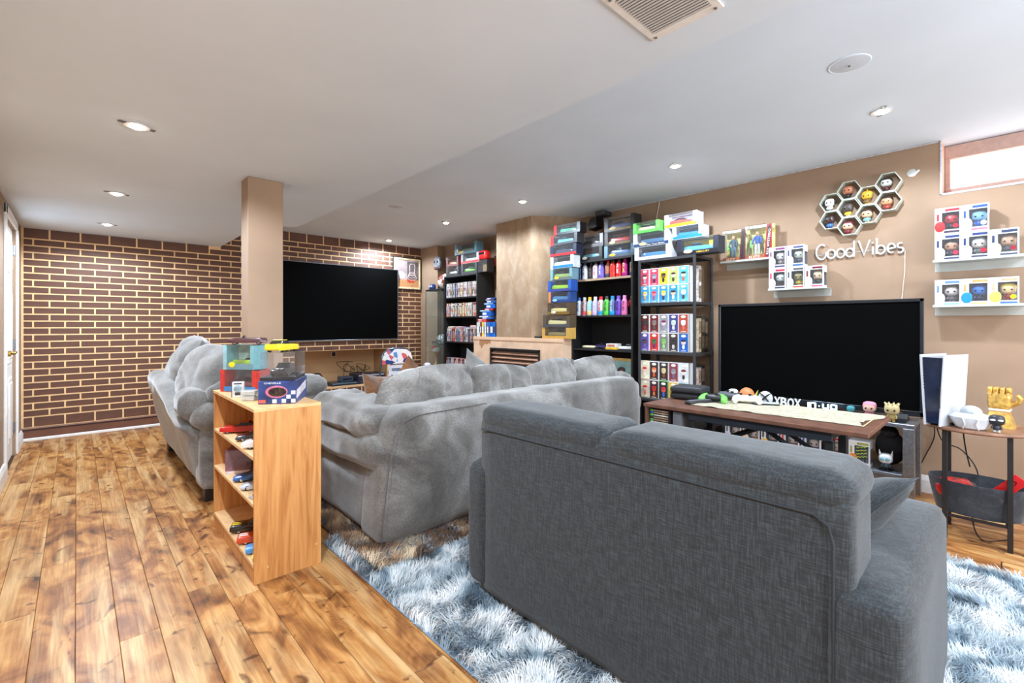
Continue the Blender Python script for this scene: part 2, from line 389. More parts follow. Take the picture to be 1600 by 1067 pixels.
# painted bricks: one piece each
RH, BL, G = .0693, .2333, .014
rects = []
r = -1; z = .244 - RH
def in_(a0, a1, b0, b1): return a0 < b1 and a1 > b0
for r in range(-1, 32):
    z0 = .244 + RH * r; z1 = z0 + RH
    if r == -1: z0 = .137
    off = .144 if r % 2 else .262
    xs = []
    x = off - BL * 4
    while x < 4.3: xs.append(x); x += BL
    for x0 in xs:
        x1 = x0 + BL
        segs = [(x0, x1)]
        if x0 > 2.0 and random.random() < .12: segs = [(x0, x0 + BL / 2), (x0 + BL / 2, x1)]
        for a, c in segs:
            a2, c2 = max(a, XL + .004 + G / 2), min(c, 4.23)
            if c2 - a2 < .03: continue
            top = SOF if (a2 + c2) / 2 < 1.307 else CEIL
            t = z1
            if z0 >= top - .03: continue
            if t > top - .1: t = top + G / 2
            if z0 >= 2.31 or (top == SOF and z0 > 2.04): t = top + G / 2
            if z0 > 2.325 and top == CEIL or z0 > 2.05 and top == SOF: continue
            w0, w1, h0, h1 = a2 + G / 2, c2 - G / 2, z0 + G / 2, t - G / 2
            for nz in (0,):
                if in_(w0, w1, NX0, NX1) and in_(h0, h1, NZ0 - .015, NZ1):
                    if w0 < NX0 - .04: w1 = NX0 - .004
                    elif w1 > NX1 + .04: w0 = NX1 + .004
                    elif h0 < NZ0 - .04: h1 = NZ0 - .016
                    elif h1 > NZ1 + .02: h0 = NZ1 + .002
                    else: w1 = w0
            if w1 - w0 < .02 or h1 - h0 < .012: continue
            if w0 > 1.83 and w1 < 3.73 and h0 > .97 and h1 < 2.03: continue   # behind the television
            rects.append((w0, w1, h0, h1))
rects.sort(key=lambda q: (q[0] > 1.5, q[0]))
BM = {}
for q in rects[:295]:
    w_, h_ = round(q[1] - q[0], 3), round(q[3] - q[2], 3)
    if (w_, h_) not in BM:
        o = MB().box(-w_ / 2, -.004, -h_ / 2, w_ / 2, 0, h_ / 2, .0015).build('brick', BRICKM, wb); BM[w_, h_] = o.data
    else: o = link('brick', BM[w_, h_], wb)
    o.location = ((q[0] + q[1]) / 2, YB, (q[2] + q[3]) / 2); o.rotation_euler = (0, random.uniform(-.006, .006), 0)
b = MB()
for q in rects[295:]: b.box(q[0], YB - .004, q[2], q[1], YB, q[3], .0015)
stuff(b.build('brick', BRICKM, wb))
# skirting of the brick wall: brown board with a dark groove, white shoe moulding
TB = mat_paint((112, 72, 54), .08)
o = struct(MB().box(XL, YB - .016, .03, 4.23, YB, .135, .004).build('baseboard_back', TB))
MB().box(XL, YB - .019, .108, 4.23, YB - .012, .12).build('groove', M((45, 30, 26), .6), o)
MB().box(XL, YB - .022, .122, 4.23, YB - .01, .132, .002).build('cap_moulding', M((150, 112, 96), .5), o)
MB().box(XL, YB - .03, 0, 4.23, YB, .033, .008).build('shoe_moulding', WHITE, o)
# left wall with a white panelled door
DY0, DY1, DZ = 5.28, 6.16, 2.03
b = MB(); b.box(XL - .12, YF, -.02, XL, DY0, CEIL); b.box(XL - .12, DY1, -.02, XL, YB, CEIL); b.box(XL - .12, DY0, DZ, XL, DY1, CEIL)
struct(b.build('wall_left', PAINT))
o = struct(MB().box(XL - .06, DY0, .006, XL - .02, DY1, DZ).build('door_1', WHITE))
for (y0, y1) in ((DY0 + .1, DY0 + .4), (DY1 - .4, DY1 - .1)):
    for (z0, z1) in ((.16, .72), (.84, 1.5), (1.62, 1.92)):
        bb = MB(); bb.box(XL - .03, y0, z0, XL - .012, y1, z1, .008); bb.box(XL - .03, y0 + .04, z0 + .04, XL - .006, y1 - .04, z1 - .04, .01); bb.build('door_panel', WHITE, o)
h_ = MB(); h_.cyl((XL - .03, DY0 + .07, .95), (XL + .03, DY0 + .07, .95), .025); h_.tube([(XL + .03, DY0 + .07, .95), (XL + .05, DY0 + .08, .95), (XL + .05, DY0 + .19, .955)], .009); h_.build('door_handle', M((196, 160, 80), .25, 1.), o, smooth=40)
for z in (.25, 1.0, 1.85): MB().cyl((XL - .008, DY1 - .006, z - .045), (XL - .008, DY1 - .006, z + .045), .008).build('hinge', STEEL, o, smooth=40)
b = MB()
for y in (DY0 - .075, DY1): b.box(XL, y, 0, XL + .018, y + .075, DZ + .075, .005)
b.box(XL, DY0 - .075, DZ, XL + .018, DY1 + .075, DZ + .075, .005)
struct(b.build('trim_1', WHITE))
for i, (y0, y1) in enumerate(((YF, DY0 - .075), (DY1 + .075, YB - .03))):
    struct(MB().prism([(XL, 0), (XL + .018, 0), (XL + .018, .09), (XL + .008, .12), (XL, .125)], 'y', y0, y1).build('baseboard_left' if i else 'baseboard_left', WHITE))
# long wall with the basement window
WY0, WY1, WZ0 = -.95, .315, 2.08
b = MB(); b.box(XW, YF, -.02, XW + .3, WY0, CEIL); b.box(XW, WY1, -.02, XW + .3, YB, CEIL); b.box(XW, WY0, -.02, XW + .3, WY1, WZ0)
b.box(4.23, 6.26, -.02, XW, YB, CEIL)
wr = struct(b.build('wall_right', PAINT))
b = MB(); b.box(XW - .006, WY1 - .004, WZ0 - .012, XW + .004, WY1 + .008, CEIL, .003); b.box(XW - .006, WY0, WZ0 - .012, XW + .004, WY1 + .008, WZ0 + .002, .003)
b.build('corner_bead', M((205, 205, 212), .6, var=.15, scale=90, bump=.4), wr)
PINK = mat_paint((214, 168, 146), .05)
b = MB(); b.box(XW + .002, WY0, WZ0 - .002, XW + .3, WY1, WZ0 + .003); b.box(XW + .002, WY1 - .004, WZ0, XW + .3, WY1 + .002, CEIL)
b.build('window_reveal', PINK, wr)
o = struct(MB().box(XW + .2, WY0, WZ0 + .055, XW + .205, WY1 - .02, CEIL - .08).build('window_1', emis((255, 253, 250), 1.6, 'daylit_blind')))
b = MB(); b.box(XW + .16, WY0, CEIL - .1, XW + .24, WY1 - .004, CEIL - .005, .004); b.box(XW + .16, WY0, WZ0 + .003, XW + .24, WY1 - .004, WZ0 + .06, .006); b.box(XW + .16, WY1 - .035, WZ0 + .05, XW + .24, WY1 - .004, CEIL - .09, .004)
b.build('window_frame', M((190, 158, 146), .5, var=.04), o)
MB().box(XW + .135, WY0, WZ0 + .018, XW + .17, WY1 - .01, WZ0 + .03, .003).build('window_sill', M((236, 206, 186), .4), o)
struct(MB().box(XW - .012, .33, CEIL - .012, XW, 3.6, CEIL - .001, .002).build('trim_2', M((186, 184, 184), .7)))
for (y0, y1) in ((YF, 1.85), (4.95, 6.25)):
    struct(MB().prism([(XW, 0), (XW - .018, 0), (XW - .018, .085), (XW - .007, .115), (XW, .12)], 'y', y0, y1).build('baseboard_right', M((214, 210, 208), .45, var=.02)))
struct(MB().box(XL - .12, YF - .1, -.02, XW + .3, YF, CEIL).build('wall_front', PAINT))
# floor: laminate planks along the room
fl = struct(MB().box(XL - .12, YF - .1, -.06, XW + .3, YB + .1, -.0075).build('floor', M((70, 44, 26), .7)))
PW = .12; PL = 1.243; PM = {}
x = -.004 - PW * 4; row = 0
st = [2.254, 3.19, 2.72, 3.42, 2.5, 3.0, 3.3, 2.4, 2.9, 3.6]
while x < XW - .01:
    y = {3: 3.19, 4: 3.19, 5: 2.254}.get(row, st[(row * 7) % 10] + (row % 3) * .11) - PL * 4
    while y < YB:
        a, c = max(y, -.75), min(y + PL, YB); x0, x1 = max(x, XL), min(x + PW, XW)
        if c - a > .03 and x1 - x0 > .01 and not (x0 < .1 and c < .6):
            k = (round(c - a, 2), round(x1 - x0, 3))
            if k not in PM: o = MB().box(-k[1] / 2 + .0006, -(c - a) / 2 + .0006, -.008, k[1] / 2 - .0006, (c - a) / 2 - .0006, 0, .0014).build('plank', FLOORM, fl); PM[k] = o.data
            else: o = link('plank', PM[k], fl)
            o.location = ((x0 + x1) / 2, (a + c) / 2, 0)
        y += PL
    x += PW; row += 1
# part of the floor no camera in the room's middle sees: one continuous sheet behind the photographer
stuff(MB().box(XL, YF, -.007, XW, -.752, -.0002).build('plank_field', FLOORM, fl))
stuff(MB().box(XL, -.75, -.007, .1, -.005, -.0006).build('plank_field', FLOORM, fl))
# column, chimney breast
struct(MB().box(.815, 3.395, 0, 1.032, 3.56, SOF, .004).build('column', PAINT))
struct(MB().prism([(3.88, 3.815), (3.88, 4.43), (XW, 4.8), (XW, 3.46)], 'z', 1.018, CEIL).build('chimney_breast', STUCCO))
# fireplace: surround, louvred insert
fp = thing('fireplace', 'built-in gas fireplace with beige surround and black louvred insert', 'fireplace', (4.1, 4.1, 0))
def part(root, name, mb, mat, smooth=None, weld=False):
    mt = Matrix.Translation(root.location) @ Euler(root.rotation_euler).to_matrix().to_4x4()
    return mb.xf(mt.inverted()).build(name, mat, root, smooth=smooth, weld=weld)
FY0, FY1 = 3.67, 4.545
b = MB(); b.box(3.88, 3.325, 0, XW, FY0, 1.018); b.box(3.88, FY1, 0, XW, 4.89, 1.018); b.box(3.88, FY0, .885, XW, FY1, 1.018); b.box(4.2, FY0, 0, XW, FY1, .885)
part(fp, 'surround', b, mat_paint((224, 190, 160), .06, 8.))
part(fp, 'mantel_edge', MB().box(3.874, 3.32, .98, 3.882, 4.893, 1.02, .002), mat_paint((228, 192, 160), .03))
part(fp, 'bare_patch', MB().prism([(4.545, .99), (4.77, .99), (4.77, .915), (4.745, .9), (4.73, .86), (4.71, .885), (4.67, .93), (4.62, .92), (4.58, .945), (4.545, .93)], 'x', 3.8785, 3.8825), mat_paint((176, 128, 88), .06))
b = MB(); b.box(3.865, FY0, .86, 3.9, FY1, .885, .003); b.box(3.865, FY0, .1, 3.9, FY0 + .025, .885, .003); b.box(3.865, FY1 - .025, .1, 3.9, FY1, .885, .003); b.box(3.865, FY0, .66, 3.9, FY1, .69, .003); b.box(3.865, FY0, .1, 3.9, FY1, .2, .003)
part(fp, 'insert_frame', b, M((24, 22, 22), .4))
for i in range(3): part(fp, 'louvre', MB().prism([(3.872, .71 + i * .052), (3.9, .735 + i * .052), (3.903, .73 + i * .052), (3.876, .70 + i * .052)], 'y', FY0 + .027, FY1 - .027), M((170, 128, 104), .35, .3))
part(fp, 'glass_front', MB().box(3.885, FY0 + .06, .21, 3.89, FY1 - .06, .65), M((120, 138, 146), .08, .2))
part(fp, 'firebox', MB().box(3.9, FY0 + .02, .1, 4.15, FY1 - .02, .86), BLACK)
# ceiling fittings
def pot(x, y, z, i):
    lab = ['recessed spotlight nearest the brick wall in the left row', 'middle recessed spotlight of the left row', 'large-looking recessed spotlight nearest the photographer at left',
           'added unseen spotlight over the walkway just behind the frame edge', 'added unseen spotlight over the walkway level with the photographer', 'recessed spotlight over the walkway at the room\'s rear wall', 'small recessed spotlight in the corner by the framed picture', 'recessed spotlight above the tall film bookcase', 'recessed spotlight in front of the chimney breast', 'recessed spotlight above the metal shelving unit', 'bright recessed spotlight beside the basement window', 'added unseen spotlight beyond the basement window, behind the frame', 'added unseen spotlight in the middle of the rear ceiling'][i]
    t = thing('ceiling_light', lab, 'light', (x, y, z), 0, 'recessed ceiling spotlights')
    MB().lathe([(.048, -.001), (.052, -.006), (.036, -.007), (.03, -.002)], 20).build('trim_ring', WHITE, t, smooth=40)
    MB().ball((0, 0, -.006), .03, .03, .012, 14, 7).build('bulb', emis((255, 250, 240), 30, 'lamp'), t, smooth=60)
    for a in (0.3, PI + .3): MB().box(.04, -.012, -.004, .075, .012, -.001, .001).build('spring_clip', M((120, 120, 120), .4, .6), t, rot=a)
    ld = bpy.data.lights.new('spot_light', 'SPOT'); ld.energy = POT_POWER; ld.color = POT_COL; ld.spot_size = math.radians(168); ld.spot_blend = .35; ld.shadow_soft_size = .035
    lo = bpy.data.objects.new('spot_light', ld); C.objects.link(lo); lo.location = (x, y, z - .03)
for i, p in enumerate(POTS): pot(*p, i)
t = thing('ceiling_vent', 'white slatted return-air grille screwed to the ceiling soffit', 'vent', (1.29, .71, SOF))
b = MB(); b.box(-.15, -.12, -.006, -.115, .12, 0, .002); b.box(.115, -.12, -.006, .15, .12, 0, .002); b.box(-.115, -.12, -.006, .115, -.095, 0, .002); b.box(-.115, .095, -.006, .115, .12, 0, .002)
b.build('frame', WHITE, t)
for i in range(18): MB().prism([(-.113 + i * .0125, -.007), (-.106 + i * .0125, -.001), (-.1015 + i * .0125, -.001), (-.1045 + i * .0125, -.007)], 'y', -.095, .095).build('slat', M((205, 205, 203), .5, var=.02), t)
MB().box(-.115, -.095, -.001, .115, .095, -.0005).build('backing', M((150, 150, 150), .8), t)
for a in ((-.132, -.1), (-.132, .1), (.132, -.1), (.132, .1)): MB().cyl((a[0], a[1], -.009), (a[0], a[1], -.005), .005).build('screw', STEEL, t)
for (x, y, lab) in ((2.75, .53, 'round flush speaker cover in the ceiling near the vent'), (2.5, 4.5, 'faint round speaker cover in the ceiling before the brick wall')):
    t = thing('ceiling_speaker', lab, 'speaker', (x, y, CEIL), 0, 'round ceiling covers')
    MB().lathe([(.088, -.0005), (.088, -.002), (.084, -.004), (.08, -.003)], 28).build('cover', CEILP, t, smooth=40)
    MB().lathe([(.078, -.003), (.074, -.004), (.01, -.005), (.001, -.005)], 28).build('grille', M((206, 216, 226), .7, var=.02, scale=300), t, smooth=40)
    MB().lathe([(.006, -.011), (.005, -.015), (.001, -.016)], 10).build('knob', M((90, 90, 90), .4), t)
# ================================================================== RUGS
import numpy as np
def shag(name, label, x0, x1, y0, y1, z, n, ln, mats, seed, wid=.0045):
    t = thing(name, label, 'rug', ((x0 + x1) / 2, (y0 + y1) / 2, z))
    hx, hy = (x1 - x0) / 2, (y1 - y0) / 2
    MB().box(-hx, -hy, 0, hx, hy, .006, .002).build('backing', mats[1], t)
    rg = np.random.default_rng(seed)
    P = np.c_[rg.uniform(-hx, hx, n), rg.uniform(-hy, hy, n)]
    ang = np.array([noise.noise((p[0] * 5.5, p[1] * 5.5, seed)) * 5 + noise.noise((p[0] * 17, p[1] * 17, seed + 4)) * 2 for p in P]) + rg.normal(0, .5, n)
    lean = rg.uniform(.4, 1.15, n); l = ln * rg.uniform(.65, 1.15, n)
    d = np.c_[np.cos(ang), np.sin(ang)]; pr = np.c_[-d[:, 1], d[:, 0]] * (wid / 2)
    base = np.c_[P, np.full(n, .005)]; mid = base.copy(); mid[:, :2] += d * (l * .35 * np.sin(lean))[:, None]; mid[:, 2] += l * .55 * np.cos(lean * .7)
    tip = mid.copy(); tip[:, :2] += d * (l * .6 * np.sin(lean * 1.2))[:, None]; tip[:, 2] += l * .4 * np.cos(lean * 1.1)
    p3 = np.c_[pr, np.zeros(n)]
    v = np.stack([base - p3, base + p3, mid + p3 * .9, mid - p3 * .9, tip], 1).reshape(-1, 3)
    me = bpy.data.meshes.new('pile'); i = np.arange(n) * 5
    me.vertices.add(n * 5); me.vertices.foreach_set('co', v.ravel())
    lo = np.concatenate([np.stack([i, i + 1, i + 2, i + 3], 1).ravel(), np.stack([i + 3, i + 2, i + 4], 1).ravel()])
    ls = np.concatenate([np.arange(n) * 4, n * 4 + np.arange(n) * 3]); lt = np.concatenate([np.full(n, 4), np.full(n, 3)])
    me.loops.add(len(lo)); me.loops.foreach_set('vertex_index', lo.astype(np.int32)); me.polygons.add(2 * n)
    me.polygons.foreach_set('loop_start', ls.astype(np.int32)); me.update(calc_edges=True); me.validate()
    me.materials.append(mats[0]); stuff(link('pile', me, t)); return t
shag('shag_rug', 'large blue and white tie-dyed shag rug under the dark loveseat', .966, 3.16, -.75, 2.52, 0, 150000, .05,
     (mat_pile([(.34, (78, 98, 114)), (.44, (136, 156, 168)), (.52, (200, 210, 214)), (.62, (234, 236, 236))], 4.6, 'blue_pile'), M((120, 140, 160), .9)), 3)
shag('shag_rug', 'smaller brown and cream shag rug peeking out below the big sofa', 1.03, 2.9, 2.0, 3.55, .018, 60000, .045,
     (mat_pile([(.36, (62, 40, 26)), (.48, (112, 80, 54)), (.57, (176, 142, 106)), (.66, (228, 208, 178))], 3.4, 'brown_pile'), M((96, 70, 50), .9)), 5)
# ================================================================== SEATING
LINEN = mat_linen()
SUEDE = mat_cloth((86, 82, 77), (120, 117, 112), (158, 156, 152), 2.6, 120., .8, .12, .55)
PIPE = M((40, 44, 48), .8)
# --- dark loveseat, its back to the photographer
t = thing('loveseat', 'dark grey linen loveseat seen from behind in the foreground', 'sofa', (1.7, .89, 0))
Y0, Y1 = .235, 1.548
part(t, 'back', MB().soft((1.365, (Y0 + Y1) / 2, .425), (.23, Y1 - Y0, .77), .04, 14, .003), LINEN, 50)
for i, (a, c) in enumerate(((.897, Y1 + .002), (Y0 - .002, .903))):
    part(t, 'back_cushion', MB().soft((1.378, (a + c) / 2, .787), (.258, c - a, .105), .05, 14, .004, .002, i + 3, 5.), LINEN, 60)
part(t, 'back_seam', MB().tube([(1.2475, Y0 + .035, .06), (1.2475, Y0 + .035, .68), (1.2475, Y0 + .045, .72), (1.2475, Y0 + .075, .738), (1.2475, .9, .74), (1.2475, Y1 - .03, .738)], .003, 6), PIPE, 60)
for i, (a, c) in enumerate(((.135, .3), (1.49, 1.635))):
    part(t, 'arm', MB().soft((1.68, (a + c) / 2, .325), (.86, c - a, .53), .045, 14, .008, .002, i, 4.), LINEN, 60)
part(t, 'base', MB().soft((1.72, .89, .2), (.78, 1.25, .22), .02, 6), LINEN, 50)
for i, c in enumerate((.59, 1.19)): part(t, 'seat_cushion', MB().soft((1.8, c, .38), (.68, .59, .16), .05, 10, .01), LINEN, 60)
for x, y in ((1.32, .22), (1.32, 1.56), (2.04, .22), (2.04, 1.56)): part(t, 'foot', MB().cyl((x, y, 0), (x, y, .08), .02, .026), BLACK, 40)
mt = Matrix.Translation((1.72, .35, .58)) @ Euler((math.radians(134), 0, math.radians(6))).to_matrix().to_4x4() @ Matrix.Rotation(math.radians(-28), 4, 'Z')
o = MB().pillow(.39, .38, .13, 16, .006, 3).build('throw_cushion', LINEN, smooth=80); o.matrix_world = mt
tag(o, 'dark grey scatter cushion tucked against the loveseat arm', 'cushion')
# --- big grey sofa facing the brick wall
t = thing('sofa', 'long light grey suede sofa with crumpled back cushions in the middle of the room', 'sofa', (2.35, 2.6, .02))
def back_shape(cx, hw):
    def f(q):
        k = (q.z + .34) / .7
        q.x *= 1 - .045 * max(0, k) ; q.y -= .02 * k
        e = abs(q.x) / hw
        if e > .86 and q.z > 0: q.z -= (e - .86) * .9 * q.z
        return q
    return f
part(t, 'back', MB().soft((2.36, 2.3, .38), (2.5, .26, .7), .07, 22, .012, .006, 2, 3., shear=back_shape(2.36, 1.25)), SUEDE, 70)
part(t, 'back_seam', MB().tube([(1.125, 2.168, .06), (1.135, 2.163, .2), (1.16, 2.152, .45), (1.195, 2.15, .6), (1.24, 2.152, .67), (1.33, 2.15, .695), (1.8, 2.15, .703)], .003, 6), M((92, 90, 88), .9), 60)
part(t, 'base', MB().soft((2.36, 2.72, .2), (2.3, .8, .28), .04, 8, .01), SUEDE, 60)
for i, x in enumerate((1.24, 3.5)):
    s_ = -1 if i == 0 else 1
    part(t, 'arm', MB().soft((x, 2.68, .27), (.2, .88, .46), .06, 12, .012, .006, 5 + i, 4.), SUEDE, 70)
    part(t, 'arm_roll', MB().soft((x + s_ * .02, 2.66, .5), (.3, .92, .2), .095, 14, .01, .008, 8 + i, 5.), SUEDE, 70)
    part(t, 'arm_pillow', MB().soft((x, 2.7, .645), (.31, .86, .18), .085, 18, .02, .016, 11 + i, 5.5), SUEDE, 70)
for i in range(3): part(t, 'seat_cushion', MB().soft((1.73 + i * .65, 2.8, .42), (.63, .72, .18), .06, 10, .02, .006, 20 + i), SUEDE, 70)
for i, (x, w_, h_, rz, z, ry) in enumerate(((1.58, .72, .52, .05, .655, -4), (2.13, .66, .5, -.04, .64, 3), (2.67, .64, .5, .06, .655, -2), (3.2, .62, .5, -.08, .645, -5))):
    mt = Matrix.Translation((x, 2.44 + (.015 if i % 2 else 0), z)) @ Euler((math.radians(100), math.radians(ry), rz)).to_matrix().to_4x4()
    part(t, 'back_cushion', MB().pillow(w_ * 1.06, h_ * 1.08, .3, 34, .036, 31 + i * 3, mat=mt, wf=4.6, rnd=.55), SUEDE, 85)
for x in (1.25, 3.45):
    for y in (2.3, 3.05): part(t, 'foot', MB().box(x - .04, y - .04, .02, x + .04, y + .04, .09, .004), BLACK)
TAN = mat_cloth((92, 56, 28), (134, 86, 46), (158, 106, 62), 4., 120., .85, .2, .3)
for (x, y, z, r_, sd, lab) in ((1.53, 2.9, .62, (75, 8, 35), 4, 'tan brown scatter cushion leaning on the big sofa\'s arm'), (1.63, 2.68, .66, (80, 40, -10), 6, 'brown cushion corner poking up behind the big sofa\'s back cushions')):
    o = MB().pillow(.45, .45, .16, 18, .012, sd).build('throw_cushion', TAN, smooth=80); o.matrix_world = Matrix.Translation((x, y, z)) @ Euler([math.radians(q) for q in r_]).to_matrix().to_4x4()
    tag(o, lab, 'cushion', 'brown scatter cushions on the big sofa')
o = MB().pillow(.5, .42, .14, 18, .008, 9).build('throw_cushion', SUEDE, smooth=80); o.matrix_world = Matrix.Translation((2.33, 2.84, .70)) @ Euler((math.radians(78), math.radians(28), .2)).to_matrix().to_4x4()
tag(o, 'grey cushion standing slanted behind the big sofa, before the glass cabinet', 'cushion')
# --- second grey sofa by the column, facing right
t = thing('sofa', 'grey suede sofa with black block feet at left, beside the column', 'sofa', (1.0, 4.5, 0))
def side_shape(q):
    k = (q.z + .3) / .62
    q.x -= .13 * k - .03
    e = (-q.y) / .9
    if q.z > 0 and e > -.2: q.z -= (e + .2) * .19 * (q.z / .3)
    return q
part(t, 'back', MB().soft((.68, 4.56, .42), (.24, 1.76, .68), .07, 20, .01, .006, 41, 3., shear=side_shape), SUEDE, 70)
part(t, 'base', MB().soft((1.05, 4.53, .22), (.8, 1.74, .28), .04, 8, .01), SUEDE, 60)
for i, (y, s_) in enumerate(((3.735, -1), (5.32, 1))):
    part(t, 'arm', MB().soft((1.0, y, .29), (.8, .22, .44), .04, 12, .012, .006, 44 + i, 4.), SUEDE, 70)
    part(t, 'arm_roll', MB().soft((1.0, y + s_ * .015, .56), (.9, .28, .18), .08, 14, .01, .008, 46 + i, 5.), SUEDE, 70)
    part(t, 'arm_pillow', MB().soft((1.04, y, .71), (.78, .29, .17), .08, 14, .015, .012, 48 + i, 5.), SUEDE, 70)
part(t, 'corner_bolster', MB().soft((.58, 3.8, .64), (.19, .3, .2), .08, 12, .01, .01, 52, 5.), SUEDE, 70)
for i in range(2): part(t, 'seat_cushion', MB().soft((1.1, 4.15 + i * .78, .44), (.72, .76, .18), .06, 10, .02, .006, 55 + i), SUEDE, 70)
for i, (y, z, rz, ry) in enumerate(((4.06, .78, .05, 6), (4.95, .83, -.06, -4))):
    mt = Matrix.Translation((.72, y, z)) @ Euler((math.radians(ry), math.radians(-68), rz)).to_matrix().to_4x4()
    part(t, 'back_cushion', MB().pillow(.52, .9, .32, 34, .017, 61 + i * 4, mat=mt, wf=3.2, rnd=.5), SUEDE, 85)
for x in (.66, 1.38):
    for y in (3.68, 5.36): part(t, 'foot', MB().box(x - .04, y - .04, 0, x + .08, y + .06, .085, .004), M((28, 22, 20), .4))
o = tag(MB().soft((0, 0, 0), (.05, .36, .03), .012, 8, .004, .004, 3).build('throw_blanket', M((236, 214, 206), .8), None, (.86, 5.12, 1.02), (.25, .35, .3), smooth=70), 'folded pinkish white blanket edge on the left sofa\'s far cushion', 'blanket')
# ================================================================== TELEVISIONS, PICTURES
SCREEN = M((3, 3, 3), .75, var=.02)
SCREEN.node_tree.nodes['Principled BSDF'].inputs['Specular IOR Level'].default_value = .05
t = thing('television', 'very large flat television mounted on the brick wall', 'television', (2.78, 6.72, .942))
part(t, 'screen', MB().box(1.822, 6.676, .957, 3.744, 6.68, 2.04), SCREEN)
b = MB(); b.box(1.81, 6.67, .942, 3.756, 6.7, .957, .003); b.box(1.81, 6.67, 2.04, 3.756, 6.7, 2.052, .003); b.box(1.81, 6.67, .942, 1.822, 6.7, 2.052, .003); b.box(3.744, 6.67, .942, 3.756, 6.7, 2.052, .003)
part(t, 'bezel', b, M((120, 124, 132), .3, .8)); part(t, 'rear_housing', MB().box(1.83, 6.68, .96, 3.74, 6.735, 2.03, .01), BLACK)
t = thing('television', 'large black flat television standing on the grey media stand', 'television', (4.1, 1.05, .53))
part(t, 'screen', MB().box(4.078, .4, .6, 4.082, 1.703, 1.33), SCREEN)
b = MB(); b.box(4.07, .38, .565, 4.1, 1.723, .6, .003); b.box(4.07, .38, 1.33, 4.1, 1.723, 1.352, .003); b.box(4.07, .38, .565, 4.1, .4, 1.352, .003); b.box(4.07, 1.703, .565, 4.1, 1.723, 1.352, .003)
part(t, 'bezel', b, M((26, 30, 36), .3)); part(t, 'silver_line', MB().box(4.068, .39, .597, 4.071, 1.715, .602), CHROME)
part(t, 'rear_housing', MB().box(4.08, .42, .58, 4.14, 1.69, 1.32, .015), BLACK)
part(t, 'maker_mark', MB().box(4.0685, .49, .58, 4.07, .55, .585), M((150, 60, 60), .5))
for y in (.55, 1.55):
    part(t, 'foot', MB().prism([(3.97, .53), (4.2, .53), (4.12, .545), (4.1, .575), (4.07, .575), (4.05, .545)], 'y', y - .09, y + .0), BLACK)
# framed picture on the brick wall: a generic still life of balls before a chair
t = thing('picture', 'cream-framed picture of ball and basket hanging beside the wall television', 'picture', (3.95, 6.735, 2.01))
b = MB()
for q in ((-.245, -.25, .245, -.222), (-.245, .222, .245, .25), (-.245, -.222, -.217, .222), (.217, -.222, .245, .222)): b.box(q[0], -.02, q[1], q[2], 0, q[3], .004)
b.build('frame', M((226, 202, 158), .45), t); 
b = MB()
for q in ((-.262, -.267, .262, -.25), (-.262, .25, .262, .267), (-.262, -.25, -.245, .25), (.245, -.25, .262, .25)): b.box(q[0], -.016, q[1], q[2], 0, q[3], .002)
b.build('outer_moulding', M((30, 26, 24), .5), t)
MB().box(-.217, -.006, -.222, .217, -.004, .222).build('picture_ground', M((168, 150, 150), .7, var=.15, scale=5), t)
MB().box(-.217, -.0075, -.222, .217, -.006, -.1).build('picture_table', M((196, 140, 92), .7), t)
MB().box(0, -.0075, -.1, .217, -.006, .2).build('picture_panel', M((104, 92, 92), .7, var=.2, scale=8), t)
MB().ball((-.1, -.009, -.03), .06, .002, .06).build('picture_ball', M((228, 226, 220), .7), t)
b = MB()
for r_ in (.09, .075, .06): b.tube([(.09 + r_ * .9 * math.cos(a * PI / 8), -.0085, .0 + (.09 - r_) * 2 - .06 + r_ * .5 * math.sin(a * PI / 8)) for a in range(16)], .004, 6, closed=True)
b.tube([(.05, -.0085, .0), (.045, -.0085, .13), (.06, -.0085, .165), (.13, -.0085, .165), (.145, -.0085, .12), (.13, -.0085, .0)], .005, 6)
b.build('picture_basket', M((222, 204, 200), .7), t)
b = MB(); [b.ball((.02 + .03 * i, -.009, -.11 - .01 * (i % 2)), .026, .002, .026) for i in range(4)]; b.build('picture_fruit', M((196, 70, 50), .7), t)
